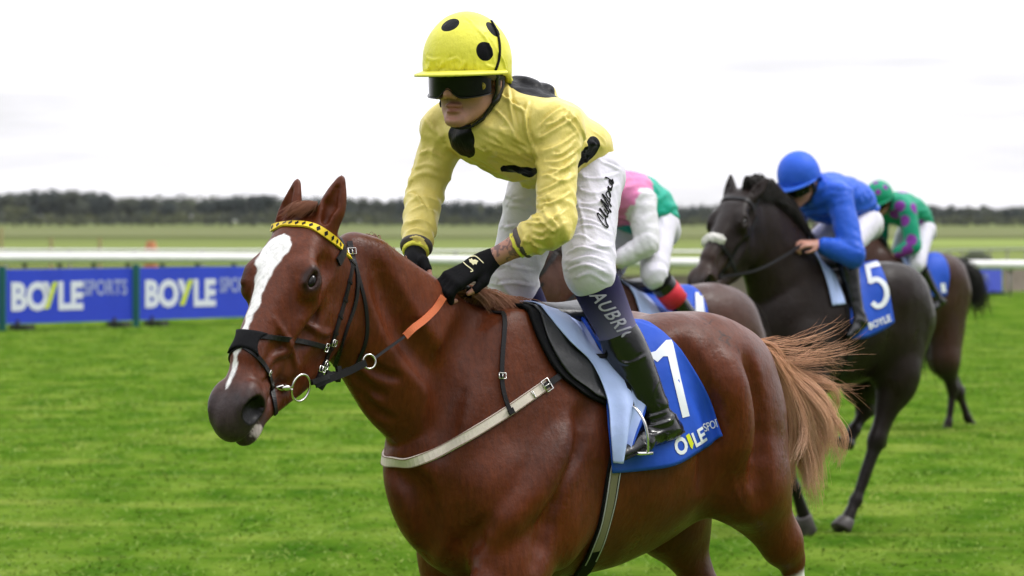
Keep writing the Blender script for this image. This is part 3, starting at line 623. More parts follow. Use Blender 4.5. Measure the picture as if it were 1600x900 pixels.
# ================================================================== people
class Skull:
    """frame of a person's head: f to the face, l to the left ear, u up; origin between the ears"""
    def __init__(s, o, delta, pitch, k=1.0, roll=0):
        h = A(math.cos(R(delta)), math.sin(R(delta)), 0); z = A(0, 0, 1)
        s.f = math.cos(R(pitch)) * h - math.sin(R(pitch)) * z; s.u = math.sin(R(pitch)) * h + math.cos(R(pitch)) * z; s.l = np.cross(s.u, s.f); s.o = np.asarray(o, float); s.k = k
        if roll: c, q = math.cos(R(roll)), math.sin(R(roll)); s.u, s.l = c * s.u + q * s.l, c * s.l - q * s.u
        s.ax = [s.f, s.l, s.u]
    def __call__(s, f, l, u): return s.o + s.k * (f * s.f + l * s.l + u * s.u)
    def coords(s, V): q = (V - s.o) / s.k; return q @ s.f, q @ s.l, q @ s.u
def face_prims(F, K):
    E = lambda c, r, k=.015, sg=1: F.ell(K(*c), [x * K.k for x in r], k, sg, K.ax)
    G = lambda a, b, ra, rb, k=.012, sg=1: F.seg(K(*a), K(*b), ra * K.k, rb * K.k, k, sg)
    E((-.008, 0, .032), (.098, .076, .090)); E((.028, 0, -.035), (.060, .058, .082), .02)
    for w in (1, -1):
        G((-.012, .054 * w, -.045), (.074, .014 * w, -.100), .022, .018, .02)
        E((.064, .046 * w, -.022), (.026, .019, .020), .02)
        G((.086, .010 * w, .018), (.076, .045 * w, .018), .012, .012)
        E((.098, .032 * w, .001), (.020, .019, .012), .010, -1)
        E((.108, .0135 * w, -.043), (.011, .0075, .009), .006); E((.113, .008 * w, -.051), (.006, .004, .004), .004, -1)
        E((-.010, .079 * w, -.004), (.019, .008, .032), .008); E((-.004, .087 * w, .0), (.010, .005, .018), .006, -1)
        G((.100, .019 * w, -.052), (.086, .034 * w, -.078), .002, .002, .012, -1)
    E((.086, 0, -.102), (.018, .021, .016), .015)
    G((.088, 0, .012), (.119, 0, -.034), .009, .0115, .012); E((.121, 0, -.037), (.013, .012, .010), .006)
    E((.091, 0, -.066), (.013, .024, .0075), .007); E((.089, 0, -.0795), (.013, .021, .0080), .007)
    G((.105, .0, -.0725), (.091, .026, -.0740), .0030, .0022, .005, -1); G((.105, 0, -.0725), (.091, -.026, -.0740), .0030, .0022, .005, -1)
    E((.100, 0, -.092), (.010, .018, .006), .01, -1)
def hand_prims(F, wr, kn, b, t, curl=1.0, k=.006, grow=0.0, open_tips=False):
    """palm, four bent fingers of unequal length and a thumb leaving the side of the palm; b = back of the hand, t = thumb side"""
    a = nrm(kn - wr); L = np.linalg.norm(kn - wr); b = nrm(b - (b @ a) * a); t = nrm(t - (t @ a) * a - (t @ b) * b)
    for i, o in enumerate((.030, .011, -.009, -.027)):
        F.seg(wr + a * L * .12 + t * o * .55, kn + t * o - a * .004, .0145 + grow, .0115 + grow, .014)
        le = (.92, 1.0, .95, .76)[i]; p0 = kn + t * o; p1 = p0 + le * (a * .030 - b * .017 * curl); p2 = p1 + le * (-b * .027 * curl + a * .004 * (2 - curl)); p3 = p2 + le * (-a * .019 * curl - b * .008)
        F.seg(p0, p1, .0102 + grow, .0095 + grow, k); F.seg(p1, p2, .0095 + grow, .0086 + grow, k)
        if not (open_tips and i < 1): F.seg(p2, p3, .0084 + grow * .6, .0072 + grow * .6, k)
    q0 = wr + a * .022 + t * .026 - b * .006; q1 = q0 + a * .026 + t * .020 - b * .012; q2 = q1 + a * .030 + t * .002 - b * .010; q3 = q2 + a * .022 - t * .006 - b * .006
    F.seg(q0, q1, .0150 + grow, .0120 + grow, .012); F.seg(q1, q2, .0112 + grow, .0098 + grow, k)
    if not open_tips: F.seg(q2, q3, .0096 + grow * .5, .0078 + grow * .5, k)
    return p3, q3
def folds(V, N, a, b, rad, amp, freq, seed, band=None, swirl=.5):
    """cloth folds round a limb from a to b: creases run roughly across it and slant"""
    d, t = smooth_dist(V, a, b); ax_ = nrm(b - a); s = (V - a) @ ax_
    r = V - a - s[:, None] * ax_; wr_ = fbm(V, 9, 2, seed) * 2.2 + (r @ nrm(np.cross(ax_, A(.3, .8, .2)))) * swirl * 30 / 3
    x = s * freq + wr_; ridge = 1 - np.abs((x % 1) * 2 - 1); ridge = ridge ** 1.6
    m = np.clip(1.6 - d / rad, 0, 1) * fbm(V, 5, 2, seed + 4) ** 1.3 * 1.6
    if band is not None: m = m * np.exp(-((t - band[0]) / band[1]) ** 2)
    return V + N * (amp * (ridge - .4) * m)[:, None]
def shell(F, h, smooth=2, ext=None, cut=None):
    """grid around all prims of a field, step h"""
    lo = np.full(3, 9.); hi = -lo
    for p in F.pr:
        if p[0] == 's': r = max(p[3:7]); lo = np.minimum(lo, np.minimum(p[1], p[2]) - r); hi = np.maximum(hi, np.maximum(p[1], p[2]) + r)
        elif p[5] > 0: e = np.abs(p[3].T * p[2]).sum(1); lo = np.minimum(lo, p[1] - e); hi = np.maximum(hi, p[1] + e)
    return sculpt(F, *[np.arange(lo[a] - .03, hi[a] + .03, h) for a in range(3)], smooth)
def clip_mesh(V, Q, keep):
    """drop the faces whose corners all fail keep(V)"""
    k = keep(V); m = k[Q].all(1); Q = Q[m]; u = np.unique(Q); r = np.full(len(V), -1); r[u] = np.arange(len(u)); return V[u], r[Q]
def cloth_mat(name, base, rough=.5, spots=None, sheen=.0, spec=.18, noise=.06, bumps=((28, .0025), (75, .0012, (1, 2.2, .8)), (420, .0003)), vcol=False):
    return material(name, rough=rough, spec=spec, base=base, sheen=sheen, noise=(9, noise), bump=list(bumps), spots=spots, vcol=vcol)

M['skin'] = material('skin', rough=.5, spec=.4, vcol=True, bump=[(180, .0006), (900, .0002)], noise=(40, .06))
M['black_cloth'] = cloth_mat('black_cloth', (.006, .006, .007), rough=.75, sheen=0, spec=.1)
M['boot'] = material('patent_leather', rough=.24, spec=.5, base=(.006, .006, .007), coat=.25, bump=[(14, .006)])
M['white_breech'] = cloth_mat('white_nylon', (.70, .67, .76), rough=.45, bumps=((24, .004), (600, .0003)), noise=.03)
M['navy_sock'] = cloth_mat('navy_sock', (.016, .014, .050), rough=.8, bumps=((500, .0006),), spec=.1, vcol=True)
M['goggle'] = material('goggle_lens', rough=.12, spec=.25, base=(.004, .004, .005))
M['black_plastic'] = material('black_plastic', rough=.35, base=(.011, .011, .012))

def jockey(fr, J, name_label, lod=1.0):
    """J: joints in the horse's frame and the colours worn"""
    g = lambda k: J[k]; K = J['skull']; root = empty('person', name_label, 'person', fr, group=J.get('group')); h = .0052 * lod
    # ---- body: one surface from head to hands to ankles, slimmer than the clothes
    B = Field(); face_prims(B, K)
    nk = J['neck']; ch = J['chest']; pv = J['pelvis']
    B.seg(K(-.022, 0, -.05), nk, .050, .055, .03); B.seg(nk, ch, .07, .09, .05, 1, .07, .13)
    B.seg(ch, ch + (pv - ch) * .8, .075, .06, .05, 1, .13, .11)
    for s in ('l', 'r'):
        sh, el, wr, hip, kn, an = (J[s + q] for q in ('_sh', '_el', '_wr', '_hip', '_kn', '_an'))
        B.seg(ch, sh, .07, .05, .05); B.seg(sh, el, .046, .038, .04); B.seg(el, wr, .038, .026, .02); B.seg(el + (wr - el) * .25, el + (wr - el) * .5, .036, .031, .02)
        B.seg(pv, hip, .055, .055, .05); B.seg(hip, kn, .055, .045, .05); B.seg(kn, kn + (an - kn) * .9, .042, .024, .03); 
        wk, bb, tt = J[s + '_kn_hand'], J[s + '_back'], J[s + '_thumb']; tips = hand_prims(B, wr, wk, bb, tt, J.get('curl', 1))
        
    V, Q = shell(B, .0046 * lod, 2)
    f, l, u = K.coords(V); C = np.tile(A(.46, .225, .165), (len(V), 1)) * (.92 + .16 * fbm(V, 25, 2, 3))[:, None]
    hd = (np.abs(l) < .1) & (np.abs(u) < .16)
    C = mixc(C, (.33, .10, .085), np.clip(1.6 - np.hypot((l) / .022, (u + .073) / .009), 0, 1) * (f > .08) * hd * .9)
    C = mixc(C, (.50, .20, .15), np.clip(1.2 - np.sqrt((l / .022) ** 2 + ((u + .04) / .018) ** 2), 0, 1) * (f > .1) * hd * .45)
    C = mixc(C, (.50, .20, .15), np.clip(1.2 - np.sqrt(((np.abs(l) - .048) / .028) ** 2 + ((u + .035) / .025) ** 2), 0, 1) * (f > .03) * hd * .4)
    C = mixc(C, (.30, .17, .14), np.clip(fbm(V, 130, 2, 8) * 1.2 - .25, 0, 1) * np.clip((-.05 - u) / .03, 0, 1) * (f > -.03) * hd * .35)
    if J.get('ink'):
        d, t = smooth_dist(V, J['l_el'], J['l_wr']); k_ = fbm(V, 42, 3, 12); C = mixc(C, (.11, .075, .085), np.clip((np.abs(k_ - .5) < .055) * 1.0, 0, 1) * (d < .06) * (t > .05) * (t < .99) * .75)
    body = mesh_obj('body', V, Q, M['skin'], root, cols=C); J['body_tree'] = None
    # ---- jacket
    F = Field(); js = J.get('jacket', 1)
    F.chain(J['torso'], .04, 4)
    F.seg(nk, ch, .062, .09, .05, 1, .066, .12)
    for s in ('l', 'r'):
        sh, el, wr = J[s + '_sh'], J[s + '_el'], J[s + '_wr']; ce = el + (wr - el) * J.get('cuff_' + s, J.get('cuff', .62))
        F.seg(ch, sh, .095, .072, .06); F.chain([(sh, J['arm'][0]), (sh + (el - sh) * .5, J['arm'][1]), (el + (nrm(el - sh) * .005), J['arm'][2])], .03, 4)
        F.chain([(el, J['arm'][2]), (el + (ce - el) * .55, J['arm'][3]), (ce, J['arm'][4])], .02, 4); J[s + '_ce'] = ce
    for e in J.get('puff', ()): F.ell(*e)
    V, Q = shell(F, h, 2); N = normals(V, Q)
    for s in ('l', 'r'):
        sh, el, ce = J[s + '_sh'], J[s + '_el'], J[s + '_ce']
        V = folds(V, N, sh, el, .075, .010, 16, 3, (1.0, .35)); V = folds(V, N, sh, el, .08, .008, 9, 7, (.1, .4)); V = folds(V, N, el, ce, .06, .009, 22, 5)
    V = folds(V, N, ch, pv, .19, .016, 9, 11, None, .9); V = folds(V, N, ch, J['l_sh'], .13, .010, 12, 21); V = folds(V, N, ch, J['r_sh'], .13, .010, 12, 23)
    V = V + N * ((fbm(V, 8, 2, 31) - .5) * .012)[:, None]
    V = lap(V, Q, 1)
    if J.get('jacket_creases'): N = normals(V, Q); V = creases(V, N, bvh(V, Q), fr, J['jacket_creases'], .0055, .0075)
    cj = J.get('jacket_cols'); jk = mesh_obj('jacket', V, Q, (J['m_jacket'](bvh(V, Q)) if callable(J['m_jacket']) else J['m_jacket']), root, cols=cj(V) if cj else None); J['jacket_mesh'] = (V, Q)
    m = MB(); c0, c1 = K(-.030, 0, -.075), nk + (ch - nk) * .02; m.tube([c0 + (c1 - c0) * t for t in (0, .35, .7, 1)], [.058, .061, .064, .066], 24); m.build('collar', J.get('m_collar', M['white_breech']), root)
    if J.get('cuffs'):
        for s in ('l', 'r'):
            ce, wr = J[s + '_ce'], J[s + '_wr']; d_ = nrm(wr - ce); m = MB(); r0 = J['arm'][4]; m.tube([ce + d_ * (.001 + .004 * k_) for k_ in range(6)], [r0 * 1.02, r0 * 1.12, r0 * 1.13, r0 * 1.12, r0 * 1.05, r0 * .8], 22); m.build('cuff', J['cuffs'], root)
            m = MB(); m.tube([ce + d_ * (.020 + .003 * k_) for k_ in range(5)], [r0 * .80, r0 * .93, r0 * .86, r0 * .94, r0 * .78], 22); V_ = m.v[0]; V_ += (np.random.default_rng(4).random(V_.shape) - .5) * .003; m.build('cuff_frill', J['m_helmet_plain'], root)
    # ---- breeches
    F = Field(); F.chain(J['seat'], .05, 4)
    for s in ('l', 'r'):
        hip, kn = J[s + '_hip'], J[s + '_kn']; r = J['leg']; an = J[s + '_an']; hem = kn + (an - kn) * J.get('hem', .06); J[s + '_hem'] = hem
        F.chain([(hip, r[0]), (hip + (kn - hip) * .5 + J.get(s + '_bow', 0), r[1]), (kn, r[2]), (hem, r[3])], .05, 5)
    V, Q = shell(F, h, 2); N = normals(V, Q)
    for s in ('l', 'r'):
        V = folds(V, N, J[s + '_hip'], J[s + '_hem'], .10, .010, 13, 2, (.95, .28)); V = folds(V, N, J[s + '_hip'], J[s + '_kn'], .12, .009, 10, 6, (.05, .3), 1.2); V = folds(V, N, J[s + '_hip'], J[s + '_kn'], .10, .0045, 8, 16, (.5, .4), 1.6)
    V = V + N * ((fbm(V, 7, 2, 37) - .5) * .010)[:, None]
    if J.get('breech_creases'): N = normals(V, Q); V = creases(V, N, bvh(V, Q), fr, J['breech_creases'], .0055, .0055)
    br = mesh_obj('breeches', V, Q, J['m_breech'], root); J['breech_mesh'] = (V, Q)
    # ---- socks, boots, gloves
    for s in ('l', 'r'):
        kn, an, toe = J[s + '_kn'], J[s + '_an'], J[s + '_toe']; bt = kn + (an - kn) * J.get('boot_top', .42); L_ = an - kn
        F = Field(); F.chain([(kn - L_ * .02, J['leg'][2] * .87), (kn + L_ * .16, J['leg'][2] * .90), (bt - L_ * .05, .053), (bt, .047), (bt + L_ * .05, .040)], .02, 4)
        V, Q = shell(F, h * 1.2, 2); _, t_s = smooth_dist(V, kn, bt); sc_ = A(.016, .014, .050) + (A(.17, .15, .26) - A(.016, .014, .050)) * (np.clip((t_s - .25) / .75, 0, 1) ** 1.5)[:, None]; so_ = mesh_obj('sock', V, Q, J.get('m_sock', M['black_cloth']), root, cols=sc_); J[s + '_sock_mesh'] = (V, Q, so_)
        F = Field(); bk = nrm(an - toe); dn = nrm(L_); heel = an + bk * .040 + dn * .054
        F.chain([(bt, .0560), (bt + L_ * .16, .057), (bt + L_ * .36, .049), (an - L_ * .05, .039)], .02, 4)
        F.seg(an - L_ * .05, an + dn * .02, .040, .040, .02); F.seg(an + dn * .025 + bk * .012, heel, .033, .030, .03, 1, .030, .029)
        sole = toe + dn * .004; F.seg(an + dn * .028, an + (toe - an) * .55 + dn * .012, .036, .030, .035, 1, .034, .036); F.seg(an + (toe - an) * .5 + dn * .02, toe, .026, .020, .02, 1, .038, .026)
        V, Q = shell(F, .0042 * lod, 2); N = normals(V, Q); V = folds(V, N, bt, an, .07, .006, 17, 41, (1.0, .20))
        if J.get('boot_creases') and s == 'l': N = normals(V, Q); V = creases(V, N, bvh(V, Q), fr, J['boot_creases'], .0055, .006)
        bo = mesh_obj('boot', V, Q, J.get('m_boot', M['boot']), root)
        up_ = nrm(-dn - (-dn @ nrm(toe - an)) * nrm(toe - an))
        m = MB(); fw = nrm(toe - heel); sd_ = nrm(np.cross(dn, fw)); dn2 = nrm(np.cross(fw, sd_)); dn2 = dn2 if dn2 @ dn > 0 else -dn2
        hl = heel + dn2 * .028; tl = toe + dn2 * .019; Lf = np.linalg.norm(toe - heel) + .035
        pr = [(-.026, .014), (-.018, .023), (.02, .026), (.3 * Lf, .022), (.55 * Lf, .030), (.75 * Lf, .032), (.87 * Lf, .024), (.93 * Lf, .012)]
        top = [heel + fw * x + sd_ * y + dn2 * .014 for x, y in pr] + [heel + fw * x - sd_ * y + dn2 * .014 for x, y in pr[::-1]]
        bot = [p + dn2 * (.006 if (i < 3 or i > 12) else -.004) for i, p in enumerate(top)]; n_ = len(top)
        m.add(top + bot, [tuple(range(n_))[::-1], tuple(range(n_, 2 * n_))] + [(i, (i + 1) % n_, n_ + (i + 1) % n_, n_ + i) for i in range(n_)]); m.build('boot_sole', M['black_plastic'], bo, False)
    # ---- helmet with its silk cap, peak, harness; goggles
    hc = K(-.002, 0, .030)
    F = Field(); kr = lambda *r: [x * K.k for x in r]
    F.ell(K(.002, 0, .042), kr(.127, .110, .128), .02, 1, K.ax); F.ell(K(-.07, 0, -.015), kr(.055, .085, .055), .03, 1, K.ax)
    F.ell(K(.04, 0, -.063), kr(.16, .20, .082), .012, -1, K.ax); F.ell(K(-.12, 0, -.11), kr(.12, .15, .06), .01, -1, K.ax); F.ell(K(0, 0, .0), kr(.112, .092, .10), .01, -1, K.ax)
    V, Q = shell(F, .0042 * lod, 2); N = normals(V, Q); f, l, u = K.coords(V)
    puck = np.clip(1 - (u - .01) / .05, 0, 1) * np.clip((u + .01) / .02, 0, 1)
    V = V + N * ((vnoise(V, 55, 3) - .5) * .012 * puck * np.clip(f * 12, 0.2, 1) + (fbm(V, 13, 2, 4) - .5) * .004)[:, None]
    if J.get('helmet_creases'): N = normals(V, Q); V = creases(V, N, bvh(V, Q), fr, J['helmet_creases'], .005, .005)
    hm = mesh_obj('helmet', V, Q, (J['m_helmet'](bvh(V, Q)) if callable(J['m_helmet']) else J['m_helmet']), root)
    if J.get('helmet_extra'): J['helmet_extra'](V, Q, hm, K)
    m = MB(); n_ = 25; top = []; 
    for i in range(n_):
        a = -R(88) + R(176) * i / (n_ - 1); ri = 1.0; fo, lo_ = .128 * math.cos(a), .106 * math.sin(a); fo2 = .128 * math.cos(a) + .062 * math.cos(a) ** .7 if abs(a) < R(87.9) else .128 * math.cos(a) + .004
        lo2 = (.106 + .010) * math.sin(a); z0, z1 = .019, .014 - .002 * math.cos(a)
        top += [K(fo, lo_, z0 + .004), K(fo2, lo2, z1 + .002), K(fo2, lo2, z1 - .004), K(fo, lo_, z0 - .003)]
    m.add(top, [(i * 4 + a, i * 4 + (a + 1) % 4, i * 4 + 4 + (a + 1) % 4, i * 4 + 4 + a) for i in range(n_ - 1) for a in range(4)] + [(3, 2, 1, 0), tuple((n_ - 1) * 4 + a for a in range(4))]); m.build('peak', J['m_helmet_plain'], hm)
    gg = empty_part('goggles', root); nG = 31
    def band(f0, z0, z1, th, a0, a1, fr_, lr, shape=lambda a: (0, 0), n=nG):
        V_ = []
        for i in range(n):
            a = a0 + (a1 - a0) * i / (n - 1); dz0, dz1 = shape(a)
            for (dr, z) in ((0, z0 + dz0), (th, z0 + dz0 + .002), (th, z1 + dz1 - .002), (0, z1 + dz1)): V_.append(K(f0 + (fr_ + dr) * math.cos(a), (lr + dr) * math.sin(a), z))
        return V_, [(i * 4 + a, i * 4 + (a + 1) % 4, i * 4 + 4 + (a + 1) % 4, i * 4 + 4 + a) for i in range(n - 1) for a in range(4)] + [(0, 1, 2, 3), tuple((n - 1) * 4 + a for a in (3, 2, 1, 0))]
    sh_ = lambda a: (.024 * math.exp(-(a / .20) ** 2) + .010 * (abs(a) / 1.25) ** 3, -.004 * (abs(a) / 1.2) ** 2)
    m = MB(); m.add(*band(.012, -.046, .008, .010, -R(72), R(72), .103, .080, sh_)); lens = m.build('lens', M['goggle'], gg); auto_smooth(lens, 50)
    m = MB(); m.add(*band(.008, -.001, .034, .006, -R(88), R(88), .104, .086)); m.build('frame', M['black_plastic'], gg); m = MB(); m.add(*band(.012, -.0500, -.0445, .0135, -R(72), R(72), .103, .080, lambda a: (sh_(a)[0], sh_(a)[0]))); m.build('lens_rim', M['black_plastic'], gg)
    m = MB(); m.add(*band(-.004, -.006, .016, .004, R(55), R(305), .100, .088)); m.build('strap', M['black_plastic'], gg)
    if J.get('emblem'):
        m = MB(); c_ = K(.012 + .112 * math.cos(.98), .089 * math.sin(.98), -.018); n_ = nrm(math.cos(.9) * K.f + math.sin(.9) * K.l); m.torus(c_, n_, .0085, .0012, 20, 6); m.build('emblem_ring', material('emblem_yellow', base=(.62, .45, .04), rough=.4), gg)
        m = MB(); m.tube([c_ - n_ * .001, c_ + n_ * .0012], [.0066, .0066], 16); m.build('emblem', material('emblem_gold', base=(.30, .22, .03), rough=.4), gg)
    m = MB()
    for w in (1, -1):
        m.strap([K(.02, .089 * w, .035), K(.012, .086 * w, 0), K(.0, .080 * w, -.03), K(-.004, .066 * w, -.062), K(.016, .046 * w, -.100), K(.038, .022 * w, -.119), K(.045, 0, -.122)], [K.l * w] * 4 + [nrm(K.l * w - K.u), nrm(-K.u + .3 * K.l * w), -K.u], [.026, .026, .028, .024, .018, .018, .018], .006, .0)
        m.strap([K(-.045, .080 * w, .03), K(-.035, .080 * w, -.02), K(-.012, .077 * w, -.052), K(.012, .071 * w, -.066)], [K.l * w] * 4, .014, .004, .0)
    m.build('chin_strap', M['black_plastic'], root)
    # ---- gloves: the hand again, a little thicker, open at two finger tips
    if J.get('gloves', True):
        for s in ('l', 'r'):
            F = Field(); wr, wk = J[s + '_wr'], J[s + '_kn_hand']; fore = nrm(J[s + '_el'] - wr)
            hand_prims(F, wr, wk, J[s + '_back'], J[s + '_thumb'], J.get('curl', 1), .006, .0025, J.get('tips', False)); F.seg(wr + fore * .012, wr + (wk - wr) * .3, .0305, .030, .02)
            q0 = tips[1]
            V, Q = shell(F, .0038 * lod, 1); gl = mesh_obj('glove', V, Q, M['black_cloth'], root); J[s + '_glove_mesh'] = (V, Q, gl)
    return root
def empty_part(name, parent):
    o = bpy.data.objects.new(name, None); col.objects.link(o); o.parent = parent; return o
# ------------------------------------------------------------------ the jockey in yellow
K1 = Skull(S(731, 123, .0), 21, 3, 1.10)
yel, yel2, blk = (.76, .62, .17), (.78, .73, .07), (.006, .006, .007)
def HS(t, px, py, r, *st):
    h_ = hit(t, H1F, px, py)
    return (tuple(h_[0]) if h_ else (9, 9, 9), r) + st
def SP(px, py, lat, r, *st): return (tuple(S(px, py, lat)), r) + st
Jm = dict(skull=K1, neck=S(786, 168, 0), chest=S(792, 200, 0), pelvis=S(915, 275, 0),
    l_sh=S(872, 202, .165), r_sh=S(697, 197, -.165), l_el=S(868, 352, .265), l_wr=S(762, 408, .105), r_el=S(664, 300, -.20), r_wr=S(648, 402, -.10),
    l_kn_hand=S(706, 438, .070), r_kn_hand=S(652, 452, -.045), l_back=nrm(A(.1, .45, .9)), l_thumb=nrm(A(.45, .75, -.45)), r_back=nrm(A(.3, -.75, .5)), r_thumb=nrm(A(.6, .3, .3)),
    l_hip=S(922, 282, .085), r_hip=S(845, 290, -.10), l_kn=S(920, 420, .215), r_kn=S(800, 436, -.17), l_an=S(1028, 655, .29), r_an=S(905, 660, -.30),
    l_toe=S(968, 711, .30), r_toe=S(850, 712, -.30),
    torso=[(S(912, 258, 0), .072, .125), (S(880, 236, 0), .108, .150), (S(838, 218, 0), .128, .165), (S(795, 200, 0), .118, .165), (S(780, 186, 0), .098, .13)],
    puff=[(S(815, 138, .02), (.040, .06, .040), .012), (S(843, 148, .04), (.046, .055, .034), .012), (S(748, 213, .0), (.05, .09, .05), .06)], arm=(.064, .055, .050, .049, .041), cuff=.44, cuff_r=.80, boot_creases=[[(985, 640), (1010, 650), (1045, 640)], [(990, 655), (1015, 664), (1050, 655)], [(1000, 672), (1020, 678), (1050, 668)], [(960, 560), (985, 566), (1010, 552)], [(1030, 590), (1022, 620), (1030, 645)], [(975, 590), (990, 610), (1000, 640)], [(1005, 690), (1015, 700), (1012, 712)], [(1040, 680), (1046, 695), (1042, 708)]],
    seat=[(S(915, 290, 0), .075, .11), (S(905, 270, 0), .088, .145), (S(885, 248, 0), .075, .12)], leg=(.092, .077, .069, .064), ink=True, tips=True, emblem=True, cuffs=cloth_mat('grey_elastic', (.10, .085, .085), rough=.7), boot_top=.43,
    jacket_creases=[[(800, 225), (820, 235), (840, 252)], [(780, 200), (796, 204), (815, 222)], [(755, 205), (775, 214), (795, 232)], [(736, 222), (752, 232), (772, 236)], [(742, 255), (765, 268), (790, 276)], [(850, 195), (870, 188), (892, 170)], [(860, 240), (878, 238), (900, 216)], [(855, 262), (880, 262), (902, 240)], [(838, 310), (850, 308), (870, 295)], [(845, 340), (856, 352), (870, 362)], [(826, 366), (846, 372), (866, 368)], [(660, 180), (672, 195), (684, 214)], [(648, 275), (665, 270), (688, 276)], [(642, 312), (660, 308), (684, 312)], [(635, 362), (650, 357), (670, 362)], [(920, 220), (934, 226), (944, 232)], [(880, 180), (896, 196), (906, 214)], [(812, 160), (822, 182), (822, 205)], (1.3, [(827, 158), (824, 200), (843, 250)]), [(795, 133), (800, 170), (808, 207)], [(775, 140), (800, 160), (826, 176)], [(768, 165), (790, 185), (812, 220)], [(835, 205), (860, 180), (882, 165)], [(838, 217), (866, 202), (897, 182)], [(845, 236), (872, 227), (902, 205)], [(846, 252), (876, 250), (907, 228)],
        [(745, 213), (790, 230), (842, 262)], [(762, 198), (800, 213), (838, 240)], [(770, 250), (800, 262), (836, 284)], [(728, 244), (765, 262), (806, 281)], [(750, 232), (785, 247), (830, 268)], [(667, 195), (690, 215), (703, 247)], [(652, 240), (672, 235), (698, 250)], [(647, 262), (667, 256), (692, 264)], [(672, 178), (682, 200), (700, 225)],
        [(640, 330), (660, 322), (680, 330)], [(634, 348), (655, 343), (674, 350)], [(629, 374), (650, 369), (668, 376)], [(636, 300), (655, 310), (670, 335)], [(838, 300), (862, 290), (896, 268)], [(838, 321), (864, 315), (893, 298)], [(818, 346), (850, 346), (886, 325)], [(828, 357), (856, 361), (886, 345)], [(850, 333), (872, 352), (872, 376)], [(815, 371), (836, 381), (852, 388)], [(842, 275), (868, 270), (900, 248)],
        [(905, 195), (913, 215), (916, 268)], [(925, 203), (938, 213), (946, 220)], [(880, 165), (900, 185), (912, 205)], [(850, 270), (880, 282), (900, 270)], [(800, 285), (820, 292), (838, 288)], [(655, 205), (648, 250), (640, 290)], [(806, 395), (815, 380), (822, 365)], [(858, 300), (850, 325), (835, 345)]],
    breech_creases=[[(900, 315), (925, 318), (950, 308)], [(893, 345), (915, 342), (940, 350)], [(884, 375), (905, 366), (930, 378)], [(930, 380), (945, 384), (958, 380)], [(895, 436), (920, 426), (948, 440)], [(900, 292), (930, 301), (966, 286)], [(886, 331), (912, 325), (948, 336)], [(886, 361), (920, 351), (957, 366)], [(886, 398), (908, 385), (952, 396)], [(882, 411), (920, 400), (956, 411)], [(880, 424), (916, 412), (956, 428)], [(935, 250), (952, 256), (970, 264)], [(905, 275), (935, 278), (968, 268)], [(925, 300), (950, 330), (962, 370)], [(890, 300), (905, 330), (915, 380)],
        [(775, 330), (800, 320), (833, 326)], [(768, 361), (800, 352), (833, 358)], [(762, 430), (790, 415), (836, 421)], [(764, 446), (800, 440), (836, 446)], [(775, 300), (800, 310), (832, 305)], [(790, 340), (800, 380), (795, 420)]],
    m_jacket=lambda t: cloth_mat('yellow_silk', yel, rough=.34, spec=.32, sheen=0, spots=([HS(t, 717, 219, .060), HS(t, 832, 133, .078), HS(t, 810, 270, .030, nrm(A(-.8, .5, .1)), 2.4), HS(t, 916, 240, .036, (-.7, 0, .7), 1.7)], blk), noise=.05),
    m_helmet=lambda t: cloth_mat('yellow_cap_silk', yel2, rough=.38, spec=.3, sheen=0, noise=.05, spots=([HS(t, 703, 38, .027), HS(t, 758, 80, .027), HS(t, 771, 45, .026), HS(t, 657, 72, .028)], blk)),
    m_helmet_plain=cloth_mat('yellow_peak', (.83, .78, .10), rough=.35), m_breech=M['white_breech'], m_sock=M['navy_sock'])
def cap_tie(V, Q, hm, K):
    t = bvh(V, Q); p, n = path_on(t, H1F, [(767, 33), (776, 50), (780, 72), (779, 92), (774, 108), (769, 118)], 6); m = MB(); m.strap(p, n, .008, .003, .001); m.build('tie', M['black_cloth'], hm, False)
    F = Field(); c = S(788, 96, .03); F.ell(K(-.108, .045, .0), (.022, .026, .045), .01, 1, K.ax); F.ell(K(-.115, .015, -.012), (.018, .02, .035), .01, 1, K.ax); F.ell(K(-.10, .062, -.02), (.018, .018, .028), .01, 1, K.ax)
    v, q = shell(F, .004, 1); N = normals(v, q); v = v + N * (np.abs(np.sin(v @ K.l * 260)) * .003)[:, None]; mesh_obj('cap_gather', v, q, Jm['m_helmet_plain'], hm)
Jm['helmet_extra'] = cap_tie
Jm['helmet_creases'] = [[(x, 96 - abs(x - 700) * .06), (x + dx, 104), (x + dx * 1.5, 114)] for x, dx in ((662, 3), (672, -2), (682, 4), (694, -3), (704, 4), (716, 3), (728, -3), (742, 4))] + [[(660, 84), (676, 92), (690, 90)], [(695, 96), (712, 90), (724, 97)], [(765, 60), (785, 90), (792, 110)], [(755, 98), (770, 104), (780, 100)], [(730, 30), (760, 60), (775, 100)]]
jk1 = jockey(H1F, Jm, 'jockey in yellow silks with black spots riding the chestnut horse')
